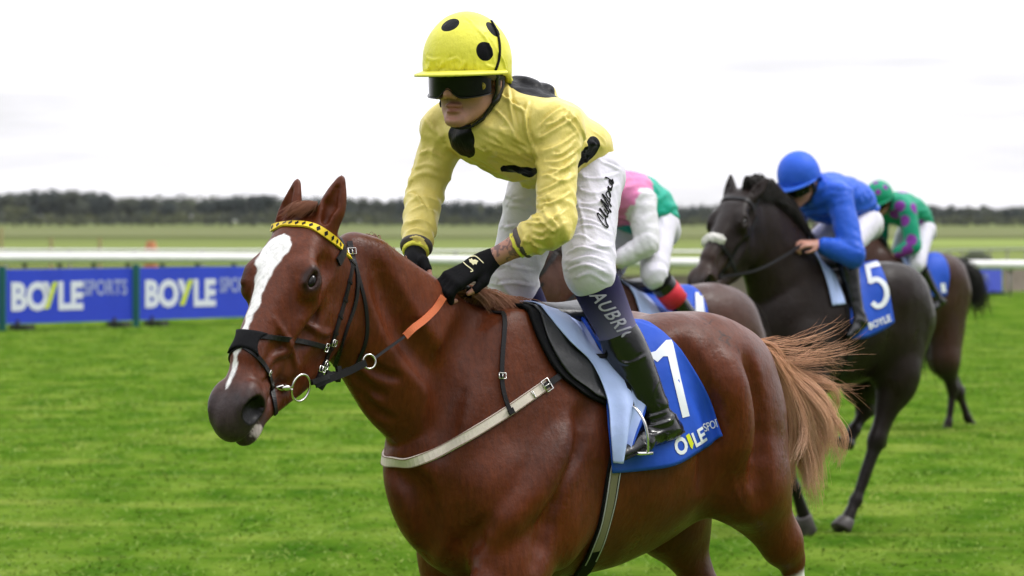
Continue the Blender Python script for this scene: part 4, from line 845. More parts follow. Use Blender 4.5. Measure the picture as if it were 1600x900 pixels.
# ================================================================== the course
def gmat():
    m = bpy.data.materials.new('turf'); m.use_nodes = True; t = m.node_tree; b = t.nodes['Principled BSDF']; b.inputs['Roughness'].default_value = .9; b.inputs['Specular IOR Level'].default_value = .0
    tc = t.nodes.new('ShaderNodeTexCoord'); sp = t.nodes.new('ShaderNodeSeparateXYZ'); t.links.new(tc.outputs['Object'], sp.inputs[0])
    def noise(sc_, st, det=4):
        mp = t.nodes.new('ShaderNodeMapping'); mp.inputs['Scale'].default_value = st; mp.inputs['Rotation'].default_value = (0, 0, R(-6)); t.links.new(tc.outputs['Object'], mp.inputs[0])
        n = t.nodes.new('ShaderNodeTexNoise'); n.inputs['Scale'].default_value = sc_; n.inputs['Detail'].default_value = det; t.links.new(mp.outputs[0], n.inputs['Vector']); return n.outputs['Fac']
    def rmp(src, stops):
        r = t.nodes.new('ShaderNodeValToRGB'); t.links.new(src, r.inputs[0]); e = r.color_ramp.elements
        for i, (p, c) in enumerate(stops):
            x = e[i] if i < 2 else e.new(p); x.position = p; x.color = (*c, 1)
        return r.outputs[0]
    def mix(f, a, b_):
        x = t.nodes.new('ShaderNodeMix'); x.data_type = 'RGBA'
        if isinstance(f, float): x.inputs[0].default_value = f
        else: t.links.new(f, x.inputs[0])
        t.links.new(a, x.inputs[6]); t.links.new(b_, x.inputs[7]); return x.outputs[2]
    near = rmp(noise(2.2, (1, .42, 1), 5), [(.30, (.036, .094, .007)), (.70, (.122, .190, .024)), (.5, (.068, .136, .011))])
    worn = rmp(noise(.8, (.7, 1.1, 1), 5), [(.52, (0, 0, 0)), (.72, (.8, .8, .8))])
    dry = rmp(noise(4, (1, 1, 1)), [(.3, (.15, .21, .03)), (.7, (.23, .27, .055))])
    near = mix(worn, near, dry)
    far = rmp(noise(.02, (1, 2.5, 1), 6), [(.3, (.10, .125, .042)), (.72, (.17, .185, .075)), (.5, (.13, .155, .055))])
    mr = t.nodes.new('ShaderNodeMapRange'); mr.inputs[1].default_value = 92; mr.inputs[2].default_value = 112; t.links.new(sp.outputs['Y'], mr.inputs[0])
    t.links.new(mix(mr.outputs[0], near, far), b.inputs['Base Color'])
    bp = t.nodes.new('ShaderNodeBump'); bp.inputs['Distance'].default_value = .18; t.links.new(noise(3.2, (1, 1, 1), 8), bp.inputs['Height']); t.links.new(bp.outputs[0], b.inputs['Normal'])
    return m
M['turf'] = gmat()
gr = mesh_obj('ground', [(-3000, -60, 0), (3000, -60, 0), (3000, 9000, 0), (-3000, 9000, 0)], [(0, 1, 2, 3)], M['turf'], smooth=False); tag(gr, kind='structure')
# ================================================================== tack
import bmesh
MX = lambda p: np.asarray(p) * A(1, -1, 1)
def mirror_head(H, p): q = np.asarray(p) - H.o; return p - 2 * (q @ H.l)[:, None] * H.l
def mirror_headn(H, n): return n - 2 * (n @ H.l)[:, None] * H.l
def decal(name, tree, fr, polys, mat, parent, lift=.0022, holes=None, pre=None, cell=9):
    """marks on a surface: outlines in photo pixels (or a ready 2D mesh) laid onto it as a thin skin"""
    bm = bmesh.new()
    if pre: vs = [bm.verts.new((x, y, 0)) for x, y in pre[0]]; [bm.faces.new([vs[i] for i in f]) for f in pre[1] if len(set(f)) > 2]
    for pl in polys or []: bm.faces.new([bm.verts.new((x, y, 0)) for x, y in pl])
    bmesh.ops.remove_doubles(bm, verts=bm.verts[:], dist=.02)
    bmesh.ops.triangulate(bm, faces=bm.faces[:])
    for _ in range(4):
        lg = [e for e in bm.edges if e.calc_length() > cell]
        if not lg: break
        bmesh.ops.subdivide_edges(bm, edges=lg, cuts=1); bmesh.ops.triangulate(bm, faces=bm.faces[:])
    bm.verts.ensure_lookup_table(); V = []; ok = []
    for v in bm.verts:
        h = hit(tree, fr, v.co.x, v.co.y); ok.append(h is not None); V.append(h[0] + h[1] * lift if h else A(0, 0, 0))
    F = [tuple(v.index for v in f.verts) for f in bm.faces if all(ok[v.index] for v in f.verts)]; bm.free()
    V = np.array(V); F = [f for f in F if max(np.linalg.norm(V[f[0]] - V[f[1]]), np.linalg.norm(V[f[1]] - V[f[2]])) < (.06 if fr is H1F else .2)]
    if not F: return None
    return mesh_obj(name, V, F, mat, parent, True)
def glyphs(txt, org, ex, ey, bold=0.0, space=1.0, shear=0.0):
    """text as a flat 2D mesh; org start of the base line, ex along it, ey up, one letter height = 1 unit"""
    cu = bpy.data.curves.new('t', 'FONT'); cu.body = txt; cu.size = 1.0; cu.offset = bold; cu.space_character = space; cu.shear = shear; cu.resolution_u = 3
    o = bpy.data.objects.new('t', cu); me = o.to_mesh(); pts = [(v.co.x, v.co.y) for v in me.vertices]; F = [tuple(p.vertices) for p in me.polygons]; o.to_mesh_clear()
    bpy.data.objects.remove(o); bpy.data.curves.remove(cu); k = 1 / .72
    return [(org[0] + ex[0] * x * k + ey[0] * y * k, org[1] + ex[1] * x * k + ey[1] * y * k) for x, y in pts], F
def ribbon_polys(path, w):
    q = smooth_path(np.array(path, float), 3); out = []
    T = np.gradient(q, axis=0); T /= np.linalg.norm(T, axis=1)[:, None] + 1e-9; n = np.stack([-T[:, 1], T[:, 0]], 1) * w / 2
    for i in range(len(q) - 1): out.append([q[i] - n[i], q[i + 1] - n[i + 1], q[i + 1] + n[i + 1], q[i] + n[i]])
    return out
def patch(name, tree, fr, top, bot, left, right, nu, nv, lift, mat, parent, fold=None, thick=.003, spine=0, lat=None, cols=None):
    """cloth or leather lying on a body: four photo edges (left and right run top to bottom) blended, laid on and given thickness"""
    cv = lambda p, n: (lambda q: np.stack([np.interp(np.linspace(0, 1, n), np.linspace(0, 1, len(q)), q[:, a]) for a in (0, 1)], 1))(smooth_path(np.array(p, float), 6))
    Tp, Bt, Lf, Rt = cv(top, nu), cv(bot, nu), cv(left, nv), cv(right, nv); G = np.zeros((nv, nu, 3)); Nn = np.zeros((nv, nu, 3)); okm = np.zeros((nv, nu), bool)
    for j in range(nv):
        v = j / (nv - 1)
        for i in range(nu):
            u = i / (nu - 1)
            p = (1 - v) * Tp[i] + v * Bt[i] + (1 - u) * Lf[j] + u * Rt[j] - ((1 - u) * (1 - v) * Tp[0] + u * (1 - v) * Tp[-1] + (1 - u) * v * Bt[0] + u * v * Bt[-1])
            h = hit(tree, fr, p[0], p[1])
            if h is not None: G[j, i], Nn[j, i] = h; okm[j, i] = True
    vj, vi = np.nonzero(okm); md = None
    if len(vj):
        gd = np.zeros((nv, nu)); gd[vj, vi] = 1; c_m = np.median(G[okm], axis=0); okm &= np.linalg.norm(G - c_m, axis=2) < .8; vj, vi = np.nonzero(okm)
        for j, i in zip(*np.nonzero(~okm)): k_ = np.argmin((vj - j) ** 2 + (vi - i) ** 2); G[j, i] = G[vj[k_], vi[k_]] + (Nn[vj[k_], vi[k_]] * 0); Nn[j, i] = Nn[vj[k_], vi[k_]]
    for _ in range(4):
        Nn[1:-1, 1:-1] = (Nn[:-2, 1:-1] + Nn[2:, 1:-1] + Nn[1:-1, :-2] + Nn[1:-1, 2:]) / 4; 
    Nn /= np.linalg.norm(Nn, axis=2)[..., None]
    if fold is not None:
        u, v = np.meshgrid(np.linspace(0, 1, nu), np.linspace(0, 1, nv)); G = G + Nn * fold(u, v)[..., None]
    if spine:
        rows, rn = [], []
        for k in range(spine):
            t = k / spine; r_ = []; n_ = []
            for i in range(nu):
                p = G[0, i]; y = p[1] * t; h = tree.ray_cast(Vector((p[0], y, 3)), Vector((0, 0, -1))); r_.append(A(*h[0]) if h[0] is not None else A(p[0], y, p[2])); n_.append(A(*h[1]) if h[0] is not None else A(0, 0, 1))
            rows.append(r_); rn.append(n_)
        G = np.concatenate([np.array(rows), G]); Nn = np.concatenate([np.array(rn), Nn]); nv += spine
    return sheet(name, G, Nn, lift, thick, mat, parent)
def sheet(name, G, Nn, lift, thick, mat, parent, gap=.9):
    nv, nu = G.shape[:2]; lift = np.broadcast_to(lift, (nv, nu))[..., None]
    out = (G + Nn * (lift + thick)).reshape(-1, 3); inn = (G + Nn * lift).reshape(-1, 3); n = nv * nu; F = []
    gf = G.reshape(-1, 3)
    for j in range(nv - 1):
        for i in range(nu - 1):
            a = j * nu + i; q = (a, a + nu, a + nu + 1, a + 1)
            if max(np.linalg.norm(gf[q[0]] - gf[q[2]]), np.linalg.norm(gf[q[1]] - gf[q[3]])) > gap: continue
            F.append(q); F.append(tuple(n + k for k in q[::-1]))
    rim = [i for i in range(nu)] + [j * nu + nu - 1 for j in range(1, nv)] + [(nv - 1) * nu + i for i in range(nu - 2, -1, -1)] + [j * nu for j in range(nv - 2, 0, -1)]
    for a, b in zip(rim, rim[1:] + rim[:1]):
        if np.linalg.norm(gf[a] - gf[b]) < gap: F.append((a, b, n + b, n + a))
    return mesh_obj(name, np.vstack([out, inn]), F, mat, parent)
def buckle(m, c, n, t, w, h, r=.0016):
    b = nrm(np.cross(n, t)); q = [c + t * x * w / 2 + b * y * h / 2 for x, y in ((-1, -1), (1, -1), (1, 1), (-1, 1), (-1, -1))]; m.tube(q, r, 6); m.tube([c - t * w / 2, c + t * w / 2 + n * .002], r * .8, 5)
M['buckle'] = M['steel']

br = empty('bridle', "black leather bridle with a yellow browband on the chestnut's head", 'bridle', H1F)
def both(pts, ns, w, t, mat, name, lift=.001, mir=True):
    m = MB(); m.strap(pts, ns, w, t, lift); o = m.build(name, mat, br, False)
    if mir: m = MB(); m.strap(mirror_head(HD, pts)[::-1], mirror_headn(HD, ns)[::-1], w, t, lift); m.build(name, mat, br, False)
    return o
pb, nb = path_on(T1, H1F, [(412, 372), (420, 361), (435, 354), (455, 351), (489, 355), (520, 374), (545, 402)], 8)
m = MB(); m.strap(pb, nb, .021, .005, .002); bb = m.build('browband', M['yellow_band'], br, False)
cum = np.concatenate([[0], np.cumsum(np.linalg.norm(np.diff(pb, axis=0), axis=1))]); nd = 17; m = MB()
for i in range(nd):
    s_ = (i + .5) / nd * cum[-1]; c = A(*[np.interp(s_, cum, pb[:, a]) for a in range(3)]); n_ = nrm(A(*[np.interp(s_, cum, nb[:, a]) for a in range(3)])); c2 = A(*[np.interp(s_ + .004, cum, pb[:, a]) for a in range(3)]); t_ = nrm(c2 - c + 1e-9); b_ = np.cross(n_, t_)
    c = c + n_ * .0078; m.add([c + t_ * .0062, c + b_ * .0088, c - t_ * .0062, c - b_ * .0088], [(0, 1, 2, 3)])
m.build('browband_diamonds', M['black_leather'], bb, False)
pc, nc = path_on(T1, H1F, [(546, 378), (550, 412), (541, 458), (529, 500), (517, 540), (502, 578), (488, 600)], 8); cheek = both(pc, nc, .016, .004, M['black_leather'], 'cheek_strap', .001)
pk, nk_ = path_on(T1, H1F, [(549, 395), (557, 430), (555, 470), (541, 512), (530, 548), (521, 585)], 8); both(pk, nk_, .012, .004, M['black_leather'], 'bridle_strap', .002)
pt_, nt_ = path_on(T1, H1F, [(551, 400), (562, 440), (572, 485), (572, 530), (556, 572)], 8); both(pt_, nt_, .011, .003, M['black_leather'], 'throat_latch', .001)
pn, nn_ = path_on(T1, H1F, [(366, 538), (385, 528), (405, 526), (450, 530), (504, 541), (516, 548)], 8); both(pn, nn_, [.018 if i < 10 else .014 for i in range(len(pn))], .004, M['black_leather'], 'noseband', .002)
print('PT', [tuple(np.round(q,2)) for q in pk[-3:]], [tuple(np.round(q,2)) for q in pt_[-3:]]); pl, nl = path_on(T1, H1F, [(370, 536), (385, 545), (400, 556), (414, 574), (422, 594), (427, 622), (430, 650)], 8); print('PL', np.round(pl[-4:],2), HD.o, np.round(mirror_head(HD,pl)[-3:],2)); both(pl, nl, .013, .004, M['black_leather'], 'flash_strap', .002)
u0 = HD.coords(hit(T1, H1F, 378, 531)[0][None])[0][0]; Gp, Np = [], []
for v_ in np.linspace(-1, 1, 9):
    r1, r2 = [], []
    for u_ in np.linspace(-1, 1, 11):
        a_ = R(4 + 31 * u_ * (1 - .3 * (1 - v_ * v_))); d_q = math.cos(a_) * HD.n + math.sin(a_) * HD.l; c_q = HD(u0 + .036 * v_ * (1 - .25 * (1 - u_ * u_)), -.08, 0)
        h = T1.ray_cast(Vector(c_q + d_q * .3), Vector(-d_q)); r1.append(A(*h[0])); r2.append(A(*h[1]))
    Gp.append(r1); Np.append(r2)
sheet('nose_pad', np.array(Gp), np.array(Np), .004, .006, M['black_cloth'], br)
hp, hn = loop_on(T1, HD(.06, -.115, 0), HD.l, nrm(-HD.d - HD.n * .30), 40, .3, R(-5), R(185), 4); m = MB(); m.strap(hp, hn, .026, .005, .002); m.build('headpiece', M['black_leather'], br, False)
# stitched loops and keepers along the cheek piece
for i in range(8, len(pc) - 2, 5):
    m = MB(); t_ = nrm(pc[i + 1] - pc[i - 1]); m.strap([pc[i] - t_ * .004, pc[i] + t_ * .004], [nc[i]] * 2, .021, .006, .001); m.build('keeper', M['black_leather'], cheek, False)
for i, sz in ((4, .022), (len(pc) - 16, .022), (len(pc) - 9, .024)): m = MB(); buckle(m, pc[i] + nc[i] * .009, nc[i], nrm(pc[i + 1] - pc[i - 1]), sz * .8, sz); m.build('buckle', M['steel'], cheek)
m = MB(); buckle(m, pn[-8] + nn_[-8] * .009, nn_[-8], nrm(pn[-7] - pn[-9]), .016, .022); m.build('buckle', M['steel'], cheek); m = MB(); buckle(m, pl[-20] + nl[-20] * .008, nl[-20], nrm(pl[-19] - pl[-21]), .010, .017)
m.build('buckle', M['steel'], cheek)
# bit
hr = hit(T1, H1F, 462, 606) or hit(T1, H1F, 450, 600); RC = S(470, 606, hr[0][1] + .018); viewL = nrm(HD.l + .25 * HD.d)
m = MB(); m.torus(RC, viewL, .036, .0034, 40, 8); bit = m.build('bit_ring', M['steel'], br)
tip = S(446, 606, RC[1] - .004); m = MB(); m.tube([tip - HD.l * .01 + (tip - RC) * .25, tip, RC + (tip - RC) * .60], [.002, .0085, .0075], 12); m.build('bit_cheek', M['steel'], bit)
RCm = mirror_head(HD, RC[None])[0]; m = MB(); m.torus(RCm, HD.l, .036, .0034, 40, 8); m.build('bit_ring', M['steel'], br)
m = MB(); m.tube([tip - HD.l * .004, mirror_head(HD, tip[None])[0] + HD.l * .004], .008, 8); m.build('mouthpiece', M['steel'], br)
# reins: leather from the ring, running ring, thin rein, rubber grip to the hands
def rein(sg, hand):
    latr = RC[1] if sg > 0 else RCm[1]; lath = hand[1]
    px = [(492, 601), (515, 592), (545, 580), (571, 567)] if sg > 0 else None
    a = [S(x, y, latr + (lath - latr) * .0 + .006 * i) for i, (x, y) in enumerate(px)] if sg > 0 else [RCm + (hand - RCm) * t for t in (.08, .2, .36)]
    m = MB(); m.strap(a, [A(0, sg, .15)] * len(a), .020, .004); m.build('rein', M['black_leather'], br, False)
    r2 = S(577, 565, a[-1][1]) if sg > 0 else RCm + (hand - RCm) * .4; m = MB(); m.torus(r2, A(.25, sg, .1), .019, .0026, 28, 8); m.build('rein_ring', M['steel'], br)
    g0 = S(634, 524, (r2[1] + lath) / 2) if sg > 0 else RCm + (hand - RCm) * .68
    m = MB(); m.strap([r2 + (g0 - r2) * t for t in (.10, .5, 1.02)], [A(0, sg, .2)] * 3, .008, .003); m.build('rein', M['black_leather'], br, False)
    pts = [S(632, 526, g0[1]), S(645, 513, g0[1] + .003), S(662, 500, (g0[1] + lath) / 2 + .004), S(680, 482, lath + .004), S(692, 464, lath + .004)] if sg > 0 else [g0 + (hand - g0) * t for t in (0, .3, .6, 1)]
    pts = smooth_path(np.array(pts), 5); m = MB(); m.strap(pts, [nrm(A(.1, sg, .25))] * len(pts), .020, .006); m.build('rein_grip', M['orange_rubber'], br, False)
    m = MB(); q = hand; m.strap(smooth_path(np.array([q, q + A(-.05, .0, .01), q + A(-.09, -.04 * sg, -.02), MX(q) * A(1, 0, 1) + A(-.10, 0, .0)]), 5), [A(0, sg * .5, .8)] * 16, .018, .005); m.build('rein_loop', M['black_leather'], br, False)
rein(1, Jm['l_kn_hand'] + A(.0, .01, -.03)); rein(-1, Jm['r_kn_hand'] + A(.0, -.01, -.03))
for (x0, y0, x1, y1, w_, th_) in ((503, 578, 492, 602, .016, .007), (514, 580, 500, 608, .013, .009), (486, 598, 520, 584, .014, .012), (528, 572, 527, 596, .014, .010), (508, 590, 545, 578, .016, .008)):
    m = MB(); a_, b__ = S(x0, y0, RC[1] + .002), S(x1, y1, RC[1] - .002); m.strap(smooth_path(np.array([a_, (a_ + b__) / 2 + A(0, .004, 0), b__]), 4), [A(.1, 1, .1)] * 9, w_, th_, -.004); m.build('curb_strap', M['black_leather'], br, False)
m = MB(); buckle(m, S(504, 577, RC[1] + .010), A(0, 1, .1), A(.3, 0, -1), .014, .02); m.build('buckle', M['steel'], br)

# breast girth
bg_ = empty('breast_girth', "white webbing breast girth across the chestnut's chest", 'breast girth', H1F)
pw, nw = path_on(T1, H1F, [(612, 716), (622, 722), (645, 722), (690, 705), (740, 676), (793, 643), (825, 621), (854, 601)], 8)
cx_ = -.12; an_ = np.degrees(np.arctan2(pw[:, 1], pw[:, 0] - cx_)); od = np.argsort(an_); za = lambda a: np.interp(abs(a), an_[od], pw[od][:, 2])
full, fn = [], []
for a in np.linspace(-an_.max(), an_.max(), 91):
    d = A(math.cos(R(a)), math.sin(R(a)), 0); h = T1.ray_cast(Vector(A(cx_, 0, za(a)) + d * .9), Vector(-d), .85)
    if h[0] is not None: full.append(A(*h[0])); fn.append(A(*h[1]))
full, fn = np.array(full), np.array(fn)
for _ in range(4): full[1:-1] = (full[:-2] + 2 * full[1:-1] + full[2:]) / 4; fn[1:-1] = (fn[:-2] + fn[1:-1] + fn[2:]) / 3
m = MB(); m.strap(full, fn, .030, .005, .002); web = m.build('chest_band', M['white_web'], bg_, False)
for e_ in (-.0125, .0125):
    m = MB(); tt = np.gradient(full, axis=0); bb_ = np.array([nrm(np.cross(nrm(a), nrm(b))) for a, b in zip(tt, fn)]); m.strap(full + bb_ * e_, fn, .0012, .0008, .0075); m.build('stitching', material('brown_thread', base=(.18, .07, .04)) if e_ < 0 else bpy.data.materials['brown_thread'], web, False)
ps, ns_ = path_on(T1, H1F, [(848, 606), (870, 590), (895, 573), (914, 560)], 6)
for f_ in (lambda a: a, MX): m = MB(); m.strap(f_(ps), f_(ns_), .018, .004, .006); sb = m.build('girth_strap', M['black_leather'], bg_, False)
m = MB(); buckle(m, ps[1] + ns_[1] * .012, ns_[1], nrm(ps[2] - ps[0]), .024, .034, .0022); buckle(m, S(834, 616, ps[1][1] + .004), ns_[1], nrm(ps[2] - ps[0]), .004, .02); m.build('buckle', M['steel'], bg_)
pv_, nv_ = path_on(T1, H1F, [(787, 492), (788, 510), (785, 545), (783, 580), (784, 605), (790, 630), (798, 648)], 6)
full = np.vstack([MX(pv_[::-1]), pv_]); fn = np.vstack([MX(nv_[::-1]), nv_]); m = MB(); m.strap(full, fn, .013, .004, .006); m.build('wither_strap', M['black_leather'], bg_, False)
m = MB(); i = 20; buckle(m, pv_[i] + nv_[i] * .013, nv_[i], nrm(pv_[i + 1] - pv_[i - 1]), .016, .020); m.build('buckle', M['steel'], bg_)
m = MB(); m.strap(pv_[-4:] + nv_[-4:] * .004, nv_[-4:], .018, .006, .006); m.build('strap_end', M['black_leather'], bg_, False)

# number cloth
M['blue_cloth'] = cloth_mat('blue_cloth', (.020, .085, .52), rough=.55, bumps=((20, .003), (500, .0003)))
M['paint_white'] = cloth_mat('white_print', (.80, .82, .86), rough=.5, bumps=((500, .0002),))
M['paint_yellow'] = cloth_mat('yellow_print', (.70, .75, .02), rough=.5, bumps=((500, .0002),))
nc_ = empty('number_cloth', "royal blue saddle cloth with a white number 7 on the chestnut", 'saddle cloth', H1F)
fold7 = lambda u, v: .006 * np.sin(u * 9 + v * 3) * v + .010 * np.clip(v - .75, 0, 1) * 4 * (.5 + .5 * np.sin(u * 13 + 1)) + .004
clo = patch('cloth', T1, H1F, [(925, 505), (985, 503), (1035, 522)], [(950, 738), (1000, 735), (1066, 718), (1132, 680)], [(925, 505), (940, 600), (950, 738)], [(1035, 522), (1070, 558), (1106, 615), (1132, 680)], 44, 44, .004, M['blue_cloth'], nc_, fold7, .003, 8)
me_ = clo.data; TC = BVHTree.FromPolygons([v.co.copy() for v in me_.vertices], [tuple(p.vertices) for p in me_.polygons])
decal('number', TC, H1F, [[(1010, 553), (1024, 549), (1046, 526), (1051, 536), (1063, 592), (1077, 650), (1066, 653), (1055, 608), (1043, 557), (1036, 557), (1027, 566)]], M['paint_white'], clo, .0018)
d_ = lambda a, L: (L * math.cos(R(a)), -L * math.sin(R(a)))
decal('lettering', TC, H1F, None, M['paint_white'], clo, .0018, pre=glyphs('O', (1058, 713), d_(28, 18.5), (-8, -24), .04, 1.0), cell=5)
decal('lettering', TC, H1F, [[(1071, 681), (1076, 677), (1083, 693), (1081, 702), (1078, 698)]], M['paint_yellow'], clo, .0018, cell=5)
decal('lettering', TC, H1F, None, M['paint_white'], clo, .0018, pre=glyphs('LE', (1086, 699), d_(33, 17), (-8, -21), .03, .9), cell=5)
decal('lettering', TC, H1F, None, M['paint_white'], clo, .0018, pre=glyphs('SPOR', (1100, 675), d_(20, 9.2), (-4.0, -12.5), .008, .92), cell=4)
for sgn in (-1,):
    me2 = clo.data.copy(); o2 = bpy.data.objects.new('cloth', me2); col.objects.link(o2); o2.parent = nc_
    for v in me2.vertices: v.co.y *= -1
    me2.flip_normals()
# saddle: pad, flap, seat, stirrups
sd = empty('racing_saddle', "small black racing saddle under the jockey in yellow", 'saddle', H1F)
M['saddle_leather'] = material('saddle_leather', rough=.38, base=(.02, .02, .022), spec=.45, bump=[(120, .0008), (16, .003)])
M['pale_blue'] = cloth_mat('pale_blue_cloth', (.44, .54, .86), rough=.5, bumps=((18, .004), (500, .0003)))
M['grey_white'] = cloth_mat('grey_white_pad', (.50, .49, .48), rough=.5)
patch('saddle_pad', T1, H1F, [(822, 488), (845, 492), (880, 500)], [(905, 614), (922, 624), (942, 634)], [(822, 488), (840, 535), (868, 583), (905, 614)], [(880, 500), (905, 545), (930, 590), (942, 634)], 20, 30, .006, M['black_cloth'], sd, None, .010, 6)
flp = patch('saddle_flap', T1, H1F, [(838, 496), (850, 498), (880, 502)], [(915, 612), (928, 622), (946, 630)], [(838, 496), (853, 540), (880, 585), (915, 612)], [(880, 502), (905, 545), (935, 590), (946, 630)], 20, 30, .018, M['saddle_leather'], sd, lambda u, v: .004 * np.sin(v * 14) * u, .005, 6)
ge, gn = [], []
cut = patch('lining_cloth', T1, H1F, [(838, 490), (858, 494), (885, 500), (915, 520)], [(946, 722), (955, 722), (962, 716), (968, 705)], [(838, 490), (880, 540), (915, 578), (938, 628), (944, 680), (946, 722)], [(915, 520), (935, 560), (975, 592), (993, 628), (985, 662), (968, 705)], 40, 56, .026, M['pale_blue'], sd,
    lambda u, v: .024 * np.clip(v * 1.5 - .2, 0, 1) * (.5 + .5 * np.sin(u * 8.5 + v * 3.5 + 2.0)) ** .8 + .010 * np.sin(v * 8 + u * 4) * u, .003, 6)
pe, ne = path_on(T1, H1F, [(900, 512), (918, 545), (950, 574), (980, 596), (994, 628), (986, 664), (968, 708)], 6); m = MB(); m.strap(pe + ne * .03, ne, .008, .008, .004); m.build('cloth_binding', M['blue_cloth'], cut, False)
m = MB(); c = S(905, 535, .10); K_ = [S(868, 505, .03), S(905, 520, .06), S(938, 548, .12)]
patch('saddle_edge', T1, H1F, [(898, 518), (912, 510), (930, 510)], [(920, 560), (936, 572), (952, 570)], [(898, 518), (906, 540), (920, 560)], [(930, 510), (948, 532), (952, 570)], 12, 16, .078, M['grey_white'], sd, lambda u, v: .006 * np.sin(u * 6), .008)
fs = Field(); fs.chain([(A(-.08, 0, 1.535), .035, .07), (A(-.20, 0, 1.535), .03, .10), (A(-.32, 0, 1.54), .035, .10), (A(-.40, 0, 1.56), .03, .06)], .03, 4); V_, Q_ = shell(fs, .008, 2); mesh_obj('seat', V_, Q_, M['saddle_leather'], sd)
for s_ in ('l', 'r'):
    an, toe = Jm[s_ + '_an'], Jm[s_ + '_toe']; c = an + (toe - an) * .62 + A(0, 0, -.012); sg = 1 if s_ == 'l' else -1; si = empty_part('stirrup', sd); m = MB()
    w_ = .052; q = [c + A(0, -w_, -.012), c + A(.0, w_, -.012)]; m.box(c + A(0, 0, -.020), (.022, w_, .004)); m.build('tread', M['steel'], si)
    m = MB(); arc = [c + A(.0, -w_, -.016), c + A(.004, -w_ - .002, .03), c + A(.008, -w_ * .8, .075), c + A(.012, 0, .112), c + A(.008, w_ * .8, .075), c + A(.004, w_ + .002, .03), c + A(0, w_, -.016)]; m.tube(smooth_path(np.array(arc), 5), .0042, 8); m.build('stirrup_arch', M['steel'], si)
    m = MB(); m.strap([c + A(.012, 0, .112), c + A(.0, -.05 * sg, .25), A(-.10, .20 * sg, 1.42)], [A(0, sg, .2)] * 3, .016, .005); m.build('stirrup_leather', M['black_leather'], sd, False)
# girth
gi = empty('girth', "olive and black saddle girth round the chestnut's belly", 'girth', H1F)
pg, ng = path_on(T1, H1F, [(962, 715), (957, 741), (950, 785), (938, 832), (922, 872), (902, 905), (885, 930)], 8)
ex_, en_ = [], []
for t in np.linspace(.85, 0, 8):
    p0 = pg[-1]; h = T1.ray_cast(Vector((p0[0] + .02, p0[1] * t, .2)), Vector((0, 0, 1)))
    if h[0] is not None: ex_.append(A(*h[0])); en_.append(A(*h[1]))
half = np.vstack([pg, ex_]) if ex_ else pg; hn_ = np.vstack([ng, en_]) if ex_ else ng
full = np.vstack([half, MX(half[::-1][1:])]); fn = np.vstack([hn_, MX(hn_[::-1][1:])])
m = MB(); m.strap(full, fn, .052, .006, .003); gw = m.build('girth_band', M['black_cloth'], gi, False)
m = MB(); m.strap(pg[6:30] , ng[6:30], .026, .003, .009); m.build('girth_web', material('olive_web', rough=.8, base=(.20, .18, .10), bump=[(300, .0008)]), gw, False)
tt = np.gradient(pg, axis=0); bb_ = np.array([nrm(np.cross(nrm(a), nrm(b))) for a, b in zip(tt, ng)])
for e_ in (-.019, .016): m = MB(); m.strap(pg[4:34] + bb_[4:34] * e_, ng[4:34], .003, .002, .009); m.build('girth_edge', M['grey_white'], gw, False)

# writing on the rider
VB, QB = Jm['breech_mesh']; TBr = bvh(VB, QB); brm = [o for o in jk1.children if o.name.startswith('breeches')][0]
z9 = lambda pts: [(900 + x / 9, 260 + y / 9) for x, y in pts]; polys = []
for st_ in ([(385, 748), (318, 668), (296, 672), (330, 748), (395, 838), (440, 862), (442, 836), (420, 800), (408, 735), (420, 722)], [(420, 722), (385, 680), (332, 606), (340, 600), (395, 680), (432, 716), (440, 700)], [(440, 700), (425, 650), (388, 598), (430, 660), (455, 668)], [(362, 560), (366, 568)],
            [(455, 668), (440, 620), (350, 482), (362, 480), (430, 560), (482, 650), (476, 622), (448, 590)], [(448, 590), (440, 540), (366, 402), (378, 400), (440, 490), (488, 570), (480, 545), (455, 515)], [(460, 520), (470, 470), (440, 440), (418, 385), (435, 352), (468, 372), (480, 420), (470, 440)],
            [(478, 430), (462, 380), (446, 300), (452, 285), (475, 330), (490, 338), (480, 300)], [(488, 320), (505, 270), (475, 240), (460, 205), (478, 190), (505, 222), (515, 258)], [(402, 160), (440, 165), (470, 195), (505, 240), (520, 250), (512, 210), (500, 180)]):
    polys += ribbon_polys(z9(st_), 1.9)
decal('signature', TBr, H1F, polys, M['black_cloth'], brm, .0025, cell=4)
VB, QB, so_ = Jm['l_sock_mesh']; TSk = bvh(VB, QB)
decal('lettering', TSk, H1F, None, cloth_mat('pale_lilac_print', (.45, .42, .55), bumps=((500, .0002),)), so_, .0025, pre=glyphs('AUBRIO', (921, 461), (10.6, 14.0), (22, -7), .015, 1.12), cell=4)
VB, QB, go_ = Jm['l_glove_mesh']; TGl = bvh(VB, QB)
zg = lambda pts: [(640 + x / 6.43, 360 + y / 6.43) for x, y in pts]
decal('piping', TGl, H1F, ribbon_polys(zg([(600, 270), (545, 280), (528, 300), (560, 340), (635, 402), (612, 418)]), 1.6)  + ribbon_polys(zg([(600, 268), (660, 262), (700, 290), (742, 330)]), 1.4), cloth_mat('cream_piping', (.80, .74, .45)), go_, .0018, cell=3)
decal('emblem', TGl, H1F, [zg([(598, 290), (612, 296), (625, 282), (638, 300), (660, 296), (690, 310), (680, 325), (672, 345), (655, 338), (640, 352), (622, 330), (606, 322)])], bpy.data.materials['cream_piping'], go_, .0018, cell=3)
